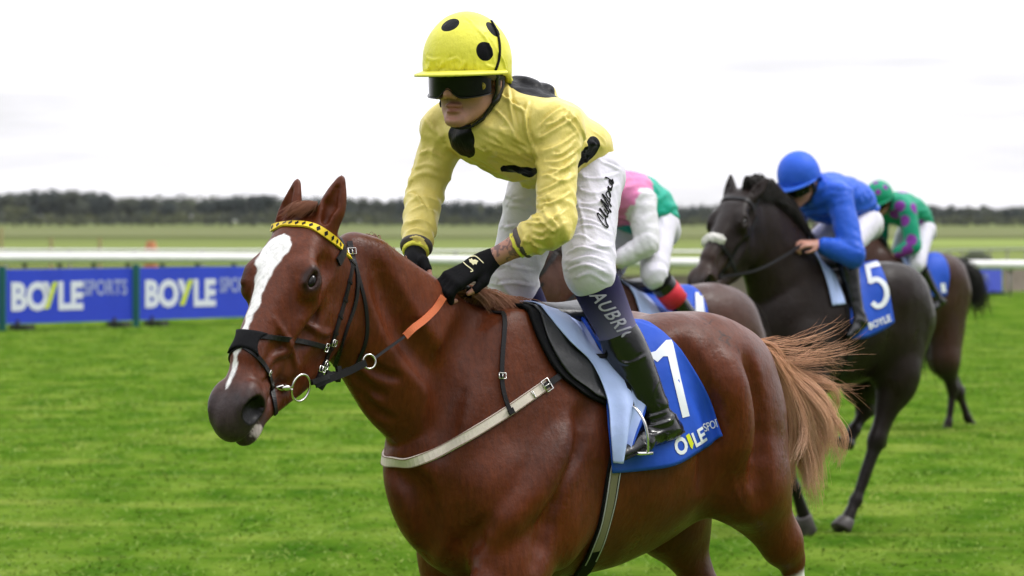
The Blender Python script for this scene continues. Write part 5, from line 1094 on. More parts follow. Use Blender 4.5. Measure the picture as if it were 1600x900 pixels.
# ================================================================== the three horses behind
def rival(fr, H, dz, coatc, mat, legs, label, muz, step=.016, ears=None, group='racehorses chasing behind'):
    J = generic(H, dz); F = Field(); body_prims(F, J, H); trunk_muscles(F, J)
    for side, kind, pts in legs:
        if kind == 'hind': hind_leg(F, side, A(-.68, .15 * side, 1.30 + dz), *pts, 1.18)
        else: fore_leg(F, side, A(.16, .16 * side, 1.05 + dz), A(.14, .17 * side, .84 + dz), *pts, 1.18)
    head_prims(F, H, ears or ((-.130, .005, .085), (-.130, .0, -.075)))
    lo = np.array([min(p[2][a] if kind_ == 0 else 9 for kind_ in (0,) for _, _, pp in legs for p in [(0, 0, pp[-1])]) for a in range(3)])
    hx = H(.66, -.1)[0]; zt = max(H(-.13, 0)[2], H(0, 0)[2]) + .06
    V, Q = sculpt(F, ax_grid(-1.6, hx + .1, step, (hx - .5, hx + .1, step * .6)), np.arange(-.42, .42, step * .8), ax_grid(-.05, zt, step), 2)
    N = normals(V, Q); V = V + N * ((fbm(V * A(1, 1, .6), 8, 2, 5) - .5) * .012)[:, None]
    u, v, w = H.coords(V); C = np.asarray(coatc) * (.65 + .7 * fbm(V, 3.5, 3, 1))[:, None]; oh = (u > -.2) & (v > -.3) & (np.abs(w) < .16)
    C = mixc(C, muz[0], np.clip((u - .36) / .08, 0, 1) * oh * muz[2]); C = mixc(C, muz[1], np.clip((u - .56) / .05, 0, 1) * oh * .8)
    C = mixc(C, (.006, .005, .005), np.clip(1.25 - np.sqrt(((u - .590) / .036) ** 2 + ((v + .066) / .03) ** 2), 0, 1) * 3 * (np.abs(w) > .035) * (np.abs(w) < .066) * oh)
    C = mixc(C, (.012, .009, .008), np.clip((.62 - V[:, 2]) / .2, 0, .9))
    root = empty('racehorse', label, 'horse', fr, group=group); mesh_obj('body', V, Q, mat, root, cols=C)
    for sg in (1, -1): add_eye(H, sg, root)
    for side, kind, pts in legs: hoof(pts[-2], pts[-1], root, M['hoof'], 1.15)
    return root, bvh(V, Q), J
def add(parent, name, mat, pts, ns, w, t, lift=.002, close=False): m = MB(); m.strap(pts, ns, w, t, lift, close); return m.build(name, mat, parent, False)
def simple_tack(fr, T, H, J, hand, lab, cloth_lab, sad_lab, horse_word, cloth, cl_mat=None, grp=True):
    g_ = lambda s_: s_ if grp else None
    b = empty('bridle', lab, 'bridle', fr, group='bridles of the chasing horses'); br_ = []
    for u0_, nm, w_ in ((.36, 'noseband', .022),):
        p, n = loop_on(T, H(u0_, -.10), H.n, H.l, 40, .3, relax=3); add(b, nm, M['black_leather'], p, n, w_, .006, .002, True)
    p, n = loop_on(T, H(.05, -.10), nrm(H.n + H.d * .0), H.l, 28, .3, R(-75), R(75), 2); add(b, 'browband', M['black_leather'], p, n, .022, .005)
    p, n = loop_on(T, H(.05, -.07, 0), H.l, nrm(-H.d - H.n * .22), 30, .3, R(-10), R(190), 3); add(b, 'headpiece', M['black_leather'], p, n, .026, .005)
    for s_ in (1, -1):
        q = []
        for t in np.linspace(0, 1, 14):
            o_ = H(.07 + .40 * t, -.115 - .03 * t, 0); h = T.ray_cast(Vector(o_ + H.l * s_ * .4), Vector(-H.l * s_)); q.append((A(*h[0]), A(*h[1])) if h[0] is not None else q[-1])
        p, n = np.array([x[0] for x in q]), np.array([x[1] for x in q]); add(b, 'cheek_strap', M['black_leather'], p, n, .017, .005)
        c = p[-1] + H.l * s_ * .012; m = MB(); m.torus(c, H.l, .036, .0045, 24, 6); m.build('bit_ring', M['steel'], b)
        hd = hand[0 if s_ > 0 else 1]; w = nrm(c - hd) * 0; r_ = smooth_path(np.array([c, smooth_lerp(c, hd, .35) + A(0, s_ * .045, -.03), smooth_lerp(c, hd, .7) + A(0, s_ * .03, -.02), hd]), 5)
        add(b, 'rein', M['black_leather'], r_, [A(0, s_, .2)] * len(r_), .016, .004)
    sd_ = empty('racing_saddle', sad_lab, 'saddle', fr, group='saddles of the chasing horses')
    fs = Field(); dz = J['wither'][1] - 1.53; fs.chain([(A(-.06, 0, 1.53 + dz), .035, .08), (A(-.20, 0, 1.53 + dz), .03, .12), (A(-.34, 0, 1.54 + dz), .035, .11)], .03, 4); V_, Q_ = shell(fs, .014, 1); mesh_obj('seat', V_, Q_, M['saddle_leather'], sd_)
    return b, sd_
def side_cloth(name, T, parent, mat, x0, x1, y0, y1, lift=.006, thick=.004, nu=16, nv=20, skew=0.0, wob=.006):
    """cloth hung over the back on both sides between x0 and x1, from the spine down to height y1"""
    out = []
    for s_ in (1, -1):
        G, Nn = [], []
        for j in range(nv):
            v = j / (nv - 1); r_, n_ = [], []
            for i in range(nu):
                x = x0 + (x1 - x0) * i / (nu - 1) + skew * v * v * (i / (nu - 1) * 2 - 1); a = R(88 - 108 * v * y1)
                d = A(0, math.cos(a) * s_, math.sin(a)); h = T.ray_cast(Vector(A(x, 0, 1.15 + y0) + d * .9), Vector(-d))
                r_.append(A(*h[0]) if h[0] is not None else r_[-1]); n_.append(A(*h[1]) if h[0] is not None else n_[-1])
            G.append(r_); Nn.append(n_)
        G, Nn = np.array(G), np.array(Nn); u, v = np.meshgrid(np.linspace(0, 1, nu), np.linspace(0, 1, nv)); G = G + Nn * (wob * (1 + np.sin(u * 11 + v * 4)) * v)[..., None]
        if s_ < 0: G, Nn = G[:, ::-1], Nn[:, ::-1]
        out.append(sheet(name, G, Nn, lift, thick, mat, parent, .6))
    return out
def tree_of(o): me = o.data; return BVHTree.FromPolygons([v.co.copy() for v in me.vertices], [tuple(p.vertices) for p in me.polygons])

# ---- the dark horse, number 5
H5 = Frame(1.675, 22.2, 45); S5 = H5.S
HD5 = Head(S5(1152, 298, .03), 12, 46, 1.13)
M['dark_coat'] = coat('dark_coat', rough=.42, spec=.16); M['bay_coat'] = coat('bay_coat', rough=.42, spec=.2)
legs5 = [(1, 'hind', (S5(1402, 585, .18), S5(1370, 688, .17), S5(1337, 782, .16), S5(1318, 826, .16))), (-1, 'hind', (S5(1345, 590, -.16), S5(1352, 640, -.15), S5(1334, 672, -.15), S5(1322, 696, -.15))),
         (1, 'fore', (S5(1226, 690, .17), S5(1242, 762, .16), S5(1262, 824, .16))), (-1, 'fore', (A(.32, -.17, .72), A(.12, -.17, .62), A(.04, -.17, .60)))]
r5, T5, J5 = rival(H5, HD5, .02, (.014, .0080, .006), M['dark_coat'], legs5, 'near black racehorse with the number 5 cloth behind the chestnut', ((.045, .024, .017), (.022, .016, .015), .55), .012, ears=((-.125, -.03, .115), (-.125, .0, -.09)))
K5 = Skull(S5(1251, 284, 0), 4, 22, 1.08)
blue = (.022, .105, .60)
def rider(fr, Sx, K, px, label, **kw):
    q = {k: Sx(*v) for k, v in px.items()}
    J = dict(skull=K, l_back=nrm(A(.1, .45, .9)), l_thumb=nrm(A(.45, .3, .5)), r_back=nrm(A(.1, -.45, .9)), r_thumb=nrm(A(.45, -.3, .5)), arm=(.078, .074, .070, .062, .046), cuff=.85, leg=(.095, .082, .070, .062), gloves=False, boot_top=.12, hem=.04, group='jockeys riding behind', m_breech=M['white_breech'], **q)
    t = kw.pop('torso'); J['torso'] = [(Sx(*a), r_, l_) for a, r_, l_ in t]; J['seat'] = [(q['pelvis'] + A(-.05, 0, -.04), .085, .12), (q['pelvis'], .095, .145), (q['pelvis'] + A(.08, 0, .02), .085, .13)]
    J.update(kw); return jockey(fr, J, label, kw.get('lod', 1.9)), J
j5, JJ5 = rider(H5, S5, K5, dict(neck=(1272, 300, 0), chest=(1286, 316, 0), pelvis=(1343, 345, 0), l_sh=(1312, 308, .16), r_sh=(1247, 310, -.16), l_el=(1332, 399, .31), l_wr=(1278, 381, .17), r_el=(1236, 366, -.24), r_wr=(1240, 384, -.10),
    l_kn_hand=(1254, 381, .14), r_kn_hand=(1228, 392, -.07), l_hip=(1350, 350, .09), r_hip=(1312, 352, -.09), l_kn=(1320, 390, .19), r_kn=(1262, 396, -.20), l_an=(1341, 497, .29), r_an=(1275, 500, -.29), l_toe=(1326, 524, .29), r_toe=(1256, 526, -.29)),
    'jockey in royal blue silks crouching on the near black horse', torso=[((1342, 330, 0), .09, .14), ((1325, 316, 0), .135, .17), ((1298, 308, 0), .14, .18), ((1276, 304, 0), .11, .16)],
    m_jacket=cloth_mat('royal_blue_silk', blue, rough=.4, bumps=((20, .008), (60, .003))), m_helmet=cloth_mat('royal_blue_cap', (.03, .12, .68), rough=.5), m_helmet_plain=cloth_mat('blue_peak', (.03, .12, .60)), m_sock=M['black_cloth'])
b5, s5 = simple_tack(H5, T5, HD5, J5, (JJ5['l_kn_hand'], JJ5['r_kn_hand']), 'black bridle with a white sheepskin noseband on the dark horse', '', 'black saddle under the jockey in royal blue', '', None)
fs = Field()
for s_ in range(5):
    a = R(-52 + 20 * s_); fs.ell(HD5(.335 + .004 * (s_ % 2), -.085, 0) + .98 * (math.cos(a) * .085 * HD5.n + math.sin(a) * .068 * HD5.l), (.036, .034, .034), .02)
V_, Q_ = shell(fs, .008, 1); V_ = V_ + normals(V_, Q_) * ((vnoise(V_, 90, 2) - .5) * .014)[:, None]; mesh_obj('sheepskin_noseband', V_, Q_, material('sheepskin', rough=.95, base=(.62, .60, .56), spec=.1), b5)
c5 = empty('number_cloth', 'blue saddle cloth with a white number 5', 'saddle cloth', H5, group='numbered saddle cloths of the chasing horses')
cl5 = patch('cloth', T5, H5, [(1322, 405), (1345, 398), (1366, 399)], [(1328, 530), (1362, 524), (1394, 503)], [(1322, 405), (1326, 470), (1328, 530)], [(1366, 399), (1384, 445), (1394, 503)], 20, 24, .006, M['blue_cloth'], c5, lambda u, v: .008 * np.sin(u * 9) * v + .006, .004, 6)
TC5 = tree_of(cl5)
decal('number', TC5, H5, ribbon_polys([(1377, 412), (1368, 414), (1357, 417)], 8) + ribbon_polys([(1355, 414), (1357, 428), (1360, 443)], 7.5) + ribbon_polys([(1358, 441), (1370, 437), (1381, 445), (1385, 460), (1380, 474), (1370, 479), (1362, 473)], 8), M['paint_white'], cl5, .006, cell=6)
decal('lettering', TC5, H5, None, M['paint_white'], cl5, .006, pre=glyphs('BOYLE', (1357, 515), d_(22, 9), (-2.5, -10), .03), cell=5)
ln5 = side_cloth('lining_cloth', T5, s5, M['pale_blue'], .02, -.08, .0, .50, .008, .004)
bg5 = empty('girth', "dark girth round the near black horse's belly", 'girth', H5, group='girths of the chasing horses')
p, n = loop_on(T5, A(-.12, 0, 1.15), A(0, 1, 0), A(0, 0, 1), 60, .9, R(-215), R(35)); add(bg5, 'girth_band', M['black_leather'], p, n, .06, .006)
# mane, tail
def hairdo(root, J, H, c0, c1, seed, tail, n=500, up=.02):
    cr = [k[0] for k in J['neck']]; ps = []
    for c in cr: ps.append([c + A(0, .0, -.01), c + A(-.03, .02, up), c + A(-.08, .05, .0), c + A(-.12, .06, -.05)])
    strands('mane', M['hair'], root, None, ps, .003, seed, .012, n, cols=(A(*c0), A(*c1)))
    strands('tail', M['hair'], root, None, tail, .003, seed + 1, .03, n * 2, cols=(A(*c0), A(*c1)), spread=1.8)
tl = lambda d, *q: [d] + [A(*x) for x in q]
dk = A(-.78, 0, 1.43)
hairdo(r5, J5, HD5, (.006, .005, .004), (.016, .010, .008), 31, [tl(dk, (-.90, .02, 1.36), (-.96, .04, 1.15), (-.98, .05, .85)), tl(dk, (-.92, .0, 1.38), (-1.0, -.02, 1.2), (-1.05, -.04, .95)), tl(dk, (-.88, .0, 1.3), (-.9, 0, 1.1), (-.92, 0, .8))], 1800, .09)

# ---- the brown horse half hidden, its rider in white, pink and green
H3 = Frame(.45, 18.7, 45); S3 = H3.S
HD3 = Head(S3(818, 400, .02), 4, 46, .97)
dfl = lambda x: [(1, 'hind', (A(-.52, .18, .90), A(-.62, .17, .62), A(-.44, .16, .42), A(-.38, .16, .38))), (-1, 'hind', (A(-.46, -.18, .90), A(-.58, -.17, .60), A(-.40, -.16, .42), A(-.34, -.16, .38))), (1, 'fore', (A(.42, .17, .66), A(.24, .16, .50), A(.14, .16, .46))), (-1, 'fore', (A(.36, -.17, .64), A(.16, -.17, .50), A(.08, -.17, .46)))]
r3, T3, J3 = rival(H3, HD3, -.05, (.060, .024, .016), M['bay_coat'], dfl(0), 'dark brown racehorse half hidden behind the chestnut and its rider', ((.03, .014, .010), (.012, .009, .009), .7), .014)
K3 = Skull(S3(905, 292, 0), 4, 15, 1.08)
jc3 = lambda V: None
mm = lambda *c: np.array(c)
def pinkgreen(V):
    C = np.tile(mm(.72, .70, .74), (len(V), 1)); ps, pp = JJ3['chest'], JJ3['pelvis']
    d, t = smooth_dist(V, JJ3['chest'], JJ3['pelvis']); tors = (np.abs(V[:, 1]) < .175) & (t > .02)
    s = (V - JJ3['chest']) @ nrm(JJ3['pelvis'] - JJ3['chest'])
    arm = np.zeros(len(V), bool)
    for q in 'lr':
        for a, b in ((q + '_sh', q + '_el'), (q + '_el', q + '_wr')): dd_, _ = smooth_dist(V, JJ3[a], JJ3[b]); arm |= dd_ < .083
    C[~arm] = mm(.66, .20, .40); C[(~arm) & (s > .055)] = mm(.015, .38, .27); return C
JJ3 = {}
px3 = dict(neck=(935, 300, 0), chest=(962, 312, 0), pelvis=(1020, 350, 0), l_sh=(1002, 318, .16), r_sh=(925, 318, -.16), l_el=(1012, 382, .24), l_wr=(958, 412, .12), r_el=(915, 385, -.24), r_wr=(905, 412, -.10),
    l_kn_hand=(938, 418, .10), r_kn_hand=(895, 420, -.07), l_hip=(1028, 350, .09), r_hip=(990, 356, -.09), l_kn=(1022, 428, .24), r_kn=(940, 440, -.20), l_an=(1085, 505, .29), r_an=(980, 530, -.29), l_toe=(1068, 538, .29), r_toe=(960, 560, -.29))
for k_, v_ in px3.items(): JJ3[k_] = S3(*v_)
j3, _ = rider(H3, S3, K3, px3, 'jockey in a pink and green jacket with white sleeves behind the leader', torso=[((1018, 336, 0), .11, .15), ((1002, 324, 0), .135, .17), ((975, 312, 0), .14, .18), ((945, 304, 0), .11, .16)],
    arm=(.068, .062, .055, .050, .042), leg=(.09, .075, .064, .056), m_jacket=cloth_mat('pink_green_silk', (1, 1, 1), rough=.45, vcol=True, bumps=((20, .006), (60, .003))), jacket_cols=pinkgreen, m_helmet=cloth_mat('pink_cap', (.62, .12, .30)), m_helmet_plain=cloth_mat('pink_peak', (.6, .12, .3)), m_sock=M['black_cloth'])
# red band round the boot top
for o_ in [o for o in j3.children if o.name.startswith('boot')][:1]:
    kn_, an_ = JJ3['l_kn'], JJ3['l_an']; m = MB(); m.tube([kn_ + (an_ - kn_) * t for t in (.30, .42, .56)], [.064, .063, .062], 20); m.build('red_band', cloth_mat('red_band', (.62, .03, .05)), o_)
b3, s3 = simple_tack(H3, T3, HD3, J3, (JJ3['l_kn_hand'], JJ3['r_kn_hand']), 'black bridle on the dark brown horse behind the leader', '', 'saddle under the jockey in pink and green', '', None)
c3 = empty('number_cloth', 'blue saddle cloth on the dark brown horse behind the leader', 'saddle cloth', H3, group='numbered saddle cloths of the chasing horses')
cl3 = side_cloth('cloth', T3, c3, M['blue_cloth'], -.16, -.46, -.05, .80, .006, .004, skew=.06); 
side_cloth('lining_cloth', T3, s3, M['pale_blue'], -.02, -.17, -.05, .78, .010, .004)
decal('number', tree_of(cl3[0]), H3, [[(1086, 458), (1097, 458), (1102, 500), (1086, 500)]], M['paint_white'], cl3[0], .006)
hairdo(r3, J3, HD3, (.012, .008, .006), (.03, .016, .011), 41, [tl(dk, (-.95, .02, 1.36), (-1.1, .04, 1.15), (-1.15, .05, .85)), tl(dk, (-.92, .0, 1.3), (-1.0, 0, 1.1), (-1.02, 0, .8))], 300)

# ---- the bay horse on the right, its rider in green and purple
H4 = Frame(3.18, 33.0, 45); S4 = H4.S
HD4 = Head(A(.80, 0, 1.80), 4, 46, .97)
legs4 = [(1, 'hind', (S4(1474, 560, .16), S4(1489, 608, .15), S4(1482, 660, .15), S4(1477, 683, .15))), (-1, 'hind', (S4(1470, 560, -.15), S4(1498, 615, -.14), S4(1511, 652, -.14), S4(1520, 668, -.14)))] + dfl(0)[2:]
r4, T4, J4 = rival(H4, HD4, -.02, (.042, .017, .011), M['bay_coat'], legs4, 'dark bay racehorse with a black tail, rightmost in the field', ((.03, .014, .010), (.012, .009, .009), .7), .018)
K4 = Skull(S4(1376, 313, 0), 4, 22, 1.05)
gsp = [(1410, 300), (1406, 322), (1413, 345), (1398, 335), (1424, 375), (1405, 402), (1436, 350), (1430, 325), (1388, 390), (1418, 392)]
px4 = dict(neck=(1392, 318, 0), chest=(1402, 328, 0), pelvis=(1438, 358, 0), l_sh=(1418, 328, .16), r_sh=(1377, 330, -.16), l_el=(1427, 384, .25), l_wr=(1396, 398, .12), r_el=(1374, 380, -.24), r_wr=(1374, 396, -.10),
    l_kn_hand=(1384, 400, .10), r_kn_hand=(1366, 402, -.07), l_hip=(1442, 362, .09), r_hip=(1418, 364, -.09), l_kn=(1433, 412, .24), r_kn=(1398, 418, -.20), l_an=(1466, 468, .29), r_an=(1410, 480, -.29), l_toe=(1452, 486, .29), r_toe=(1396, 496, -.29))
j4, JJ4 = rider(H4, S4, K4, px4, 'jockey in emerald silks with purple spots on the rightmost horse', torso=[((1436, 346, 0), .10, .14), ((1424, 334, 0), .135, .17), ((1408, 326, 0), .14, .18), ((1394, 320, 0), .11, .16)],
    m_jacket=lambda t: cloth_mat('emerald_silk', (.01, .30, .17), rough=.45, spots=([(lambda h_: (tuple(h_[0]) if h_ else (9, 9, 9), .052))(hit(t, H4, *g_)) for g_ in gsp], (.24, .05, .34))),
    m_helmet=lambda t: cloth_mat('emerald_cap', (.01, .30, .16), rough=.45, spots=([(lambda h_: (tuple(h_[0]) if h_ else (9, 9, 9), .026))(hit(t, H4, *g_)) for g_ in ((1368, 285), (1357, 300), (1384, 292), (1372, 300))], (.24, .05, .34))), m_helmet_plain=cloth_mat('emerald_peak', (.01, .28, .15)), m_sock=M['black_cloth'], lod=2.4)
b4, s4 = simple_tack(H4, T4, HD4, J4, (JJ4['l_kn_hand'], JJ4['r_kn_hand']), 'black bridle on the rightmost dark bay horse', '', 'saddle under the jockey in emerald and purple', '', None)
c4 = empty('number_cloth', 'blue saddle cloth with a white number on the rightmost horse', 'saddle cloth', H4, group='numbered saddle cloths of the chasing horses')
cl4 = side_cloth('cloth', T4, c4, M['blue_cloth'], -.22, -.56, -.02, .78, .006, .004, skew=.06); side_cloth('lining_cloth', T4, s4, M['pale_blue'], -.06, -.21, -.02, .72, .010, .004)
decal('number', tree_of(cl4[0]), H4, None, M['paint_white'], cl4[0], .006, pre=glyphs('1', (1468, 470), d_(5, 24), (-4, -26), .06), cell=8)
decal('lettering', tree_of(cl4[0]), H4, None, M['paint_white'], cl4[0], .006, pre=glyphs('BOYLE', (1464, 488), d_(20, 5), (-1, -7), .02), cell=5)
hairdo(r4, J4, HD4, (.006, .005, .005), (.014, .010, .009), 51, [tl(dk, (-.95, .02, 1.42), (-1.16, .04, 1.30), (-1.24, .05, .98)), tl(dk, (-1.02, .0, 1.43), (-1.32, -.02, 1.28), (-1.48, -.04, .95)), tl(dk, (-.98, .0, 1.40), (-1.22, 0, 1.24), (-1.30, 0, .90))], 700)
# ================================================================== rails, boards, trees, grass
def thing(name, mb, mat, label, cat, group=None, smooth=False):
    o = mb.build(name, mat, None, smooth); return tag(o, label, cat, group)
M['rail_white'] = material('rail_plastic', rough=.4, base=(.80, .79, .77), noise=(3, .06)); M['post_grey'] = material('post', rough=.6, base=(.30, .28, .26)); M['green_post'] = material('green_post', rough=.5, base=(.015, .13, .12)); M['dark_metal'] = material('dark_metal', rough=.6, base=(.03, .03, .03))
M['board_blue'] = material('board_vinyl', rough=.45, base=(.026, .056, .56), noise=(2, .05), spec=.3); M['board_back'] = material('board_back', rough=.8, base=(.25, .2, .17), noise=(2, .2))
M['ptext'] = material('board_print', rough=.5, base=(.72, .74, .84)); M['ptext2'] = material('board_print_pale', rough=.5, base=(.34, .38, .68)); M['pyel'] = material('board_print_yellow', rough=.5, base=(.62, .72, .03))
def gz_(px, D, h=0.0): p = P(px, 345, D); return A(p[0], D, h)
def board(a, b, z0, z1, label, words=True, mat='board_blue'):
    """printed board between two ground points, facing the course"""
    a, b = A(*a), A(*b); t = nrm(b - a); n = A(t[1], -t[0], 0); n = n if n[1] < 0 else -n; L = np.linalg.norm(b - a); m = MB(); m.box((a + b) / 2 + A(0, 0, (z0 + z1) / 2) - n * .03, (L / 2, .025, (z1 - z0) / 2), [t, n, A(0, 0, 1)])
    root = empty('advertising_board', label, 'advertising board', loc=tuple((a + b) / 2), group='blue advertising boards along the course'); mi = lambda o: setattr(o, 'matrix_parent_inverse', Matrix.Translation(root.location).inverted())
    o = m.build('panel', M[mat], root, False); mi(o)
    if words:
        H_ = z1 - z0
        def put(txt, u, v, sx, sy, mt, bold, nm='lettering'):
            pts, F = glyphs(txt, (u, v), (sx, 0), (0, sy), bold); q = MB(); q.add([a + t * (x * L) + A(0, 0, z0 + y * H_) + n * .004 for x, y in pts], F); ob = q.build(nm, M[mt], root, False); mi(ob)
        ar = H_ / L; put('BO', .045, .26, ar * .50 * 1.02, .50, 'ptext', .045); put('LE', .40, .26, ar * .50 * .95, .50, 'ptext', .045); put('SPORTS', .595, .50, ar * .29 * .84, .29, 'ptext2', .02)
        q = MB(); c = lambda u, v: a + t * (u * L) + A(0, 0, z0 + v * H_) + n * .004
        q.add([c(.285, .76), c(.325, .76), c(.350, .56), c(.325, .44)], [(0, 1, 2, 3)]); ob = q.build('lettering', M['ptext'], root, False); mi(ob)
        q = MB(); q.add([c(.365, .76), c(.400, .76), c(.335, .26), c(.298, .26)], [(0, 1, 2, 3)]); ob = q.build('lettering', M['pyel'], root, False); mi(ob)
    for t_, sfx in ((.10, 0), (.84, 0)):
        p = a + t * (L * t_); q = MB(); q.box(p + A(0, 0, z0 / 2 + .0) + n * .10, (.10, .20, .035), [t, n, A(0, 0, 1)]); q.box(p + A(0, 0, z0 / 2 + .03) - n * .02, (.03, .03, z0 / 2 + .03), [t, n, A(0, 0, 1)]); ob = q.build('foot', M['dark_metal'], root, False); mi(ob)
    return root
bpts = [gz_(-420, 58.2), gz_(-205, 60.5), gz_(4, 62.9), gz_(213, 65.3), gz_(428, 68.2), gz_(640, 71.4), gz_(850, 75.0), gz_(1050, 79.2)]
lab = ['blue advertising board just outside the left edge', 'blue advertising board left of the first green post', 'blue advertising board, leftmost one fully in view', "blue advertising board running behind the chestnut's nose", "blue advertising board behind the chestnut's neck", 'blue advertising board behind the jockey in yellow', 'blue advertising board behind the dark brown horse']
for i in range(0, 4): board(bpts[i] + (bpts[i + 1] - bpts[i]) * .012, bpts[i + 1] - (bpts[i + 1] - bpts[i]) * .012, .11, 1.0, lab[i])
pl_ = ['green post at the left edge of the photo', 'green post between the two boards on the left', "green post hidden behind the chestnut's cheek"]
for i, p in enumerate(bpts[2:5]): m = MB(); m.box(p + A(0, -.02, .52), (.055, .05, .54)); thing('post', m, M['green_post'], pl_[i], 'post', 'green posts between the boards')
board(gz_(1478, 90), gz_(1566, 94.5), .06, .64, 'small blurred blue board on the far right below the rail')
m = MB(); a, b = gz_(1570, 94.8), gz_(1700, 99); m.box((a + b) / 2 + A(0, 0, .34), (np.linalg.norm(b - a) / 2, .03, .28), [nrm(b - a), nrm(A(-(b - a)[1], (b - a)[0], 0)), A(0, 0, 1)]); thing('wooden_board', m, M['board_back'], 'plain brown board at the right edge below the rail', 'board')
m = MB(); a, b = gz_(560, 84), gz_(1476, 91); m.box((a + b) / 2 + A(0, 0, .30), (np.linalg.norm(b - a) / 2, .03, .26), [nrm(b - a), nrm(A(-(b - a)[1], (b - a)[0], 0)), A(0, 0, 1)]); thing('brown_fence', m, M['board_back'], 'low brown board fence along the rail behind the horses', 'fence')
def rail(name, pix, r, hs, label, posts, mat, group=None, post_r=.03, foot=True):
    root = empty(name, label, 'rail', loc=(0, 0, 0), group=group); pts = [P(x, y, D) for x, y, D in pix]; pts = smooth_path(np.array(pts), 8)
    m = MB(); m.tube(pts, r, 10); m.build('top_rail', mat, root)
    cum = np.linspace(0, 1, len(pts))
    for t in posts:
        p = A(*[np.interp(t, cum, pts[:, a]) for a in range(3)]); m = MB(); m.tube([A(p[0], p[1] + .02, 0), A(p[0], p[1] + .02, p[2] - r * .5)], post_r, 8); m.tube([A(p[0], p[1] + .02, p[2] - r * 1.6), A(p[0], p[1] - .01, p[2])], post_r * 2.0, 8); m.build('post', M['post_grey'], root)
    return root
rail('running_rail', [(-900, 401, 72), (-150, 403, 78), (400, 404, 82), (1000, 410, 87), (1750, 415, 93), (2500, 417, 101)], .115, 0, 'thick white running rail across the whole course', np.linspace(.02, .98, 48), M['rail_white'])
rail('far_rail', [(-900, 390, 98), (-150, 391, 105), (500, 392, 108), (1400, 394, 116)], .045, 0, 'thin white far rail above the running rail on the left', np.linspace(.03, .97, 18), M['rail_white'])
rail('hurdle_rail', [(1430, 393, 135), (1560, 390, 140), (1750, 388, 146)], .05, 0, 'faint pale rail on the far right beyond the course', np.linspace(.05, .95, 12), material('dull_rail', base=(.30, .34, .22), rough=.7))
m = MB(); p = gz_(236, 110); m.tube([p, p + A(0, 0, .95), p + A(0, 0, 1.22)], [.20, .20, .12], 10); thing('marker_post', m, material('orange_marker', base=(.50, .20, .08), rough=.6), 'stubby orange marker beyond the far rail', 'marker post')
m = MB(); p = gz_(1526, 130); m.tube([p, p + A(0, 0, .55), p + A(0, 0, .8)], [.5, .55, .2], 10); thing('shrub', m, material('dark_shrub', base=(.05, .06, .03), rough=.9), 'small dark bush on the right behind the rail', 'bush', smooth=True)
for px_, hgt in ((2, 1.6), (80, 1.3), (156, 1.3)): m = MB(); p = gz_(px_, 112); m.tube([p, p + A(0, 0, hgt)], .06, 6); thing('stake', m, material('stake_wood', base=(.40, .34, .16), rough=.8), {2: 'tan stake at the left edge beyond the far rail', 80: 'tan stake beyond the far rail, second from left', 156: 'tan stake beyond the far rail, third from left'}[px_], 'stake', 'tan stakes in the far field')

# far ground: a gentle swell with paler strips
def sheet_field(name, pts, mat): o = mesh_obj(name, pts, [tuple(range(len(pts)))], mat, smooth=False); return tag(o, kind='structure')
fm = lambda n, c: material(n, rough=.95, spec=0, base=c, noise=(.02, .12, (1, 2.5, 1)))
def strip(name, d0, d1, c, x0=-110, x1=110, z=.02, k=1.0): sheet_field(name, [(x0 * d0 / 100 * k, d0, z), (x1 * d0 / 100 * k, d0, z), (x1 * d1 / 100, d1, z), (x0 * d1 / 100, d1, z)], fm(name, c))
strip('far_field', 150, 330, (.16, .195, .062), z=.03); strip('mown_path', 260, 360, (.20, .25, .075), x0=6, x1=110, z=.06); strip('distant_meadow', 420, 900, (.15, .165, .075), z=.09)
# trees: leafy crowns far away
def crown(seed, w, h, n=1500, dens=1.0):
    g = np.random.default_rng(seed); k = 9; cs = np.stack([g.uniform(-.5, .5, k) * w, g.uniform(-.35, .35, k) * w, g.uniform(.35, .85, k) * h], 1); rs = g.uniform(.18, .34, k) * min(w, h)
    i = g.integers(0, k, n); d = g.normal(0, 1, (n, 3)); d /= np.linalg.norm(d, axis=1)[:, None]; c = cs[i] + d * (rs[i] * g.uniform(.55, 1.05, n))[:, None]; c[:, 2] = np.maximum(c[:, 2], .12 * h)
    s = g.uniform(.25, .6, n) * (h / 12) ** .5; V, F = [], []
    a = np.cross(d, g.normal(0, 1, (n, 3))); a /= np.linalg.norm(a, axis=1)[:, None]; b = np.cross(d, a); nn = g.normal(0, .4, (n, 3))
    q = np.stack([c + (a * x + b * y) * s[:, None] + nn * s[:, None] * z for x, y, z in ((-1, -.6, 0), (1, -.6, .4), (1, .6, 0), (-1, .6, .4))], 1).reshape(-1, 3)
    F = np.arange(n * 4).reshape(-1, 4); sh = (.75 + .5 * g.random(n)) ; return q, F, np.repeat(sh, 4)
def leafmat(): return material('foliage', rough=.8, spec=.1, vcol=True)
M['foliage'] = leafmat(); M['bark'] = material('bark', rough=.9, base=(.06, .045, .035))
def tree(px, D, h, w, colr, label, seed, group='trees on the horizon', n=1500):
    p = gz_(px, D); root = empty('tree', label, 'tree', loc=tuple(p), group=group); q, F, sh = crown(seed, w, h, n)
    c = np.asarray(colr) * sh[:, None]; mesh_obj('crown', q, F, M['foliage'], root, False, cols=c); m = MB(); m.tube([(0, 0, 0), (w * .01, 0, h * .35), (w * .02, 0, h * .6)], [h * .03, h * .022, h * .01], 7)
    for a_ in (0, 2.1, 4.2): m.tube([(w * .01, 0, h * .35), (math.cos(a_) * w * .25, math.sin(a_) * w * .2, h * .62)], [h * .014, h * .005], 5)
    m.build('trunk', M['bark'], root)
dk_, md_, lt_ = (.030, .040, .032), (.055, .062, .040), (.10, .108, .048)
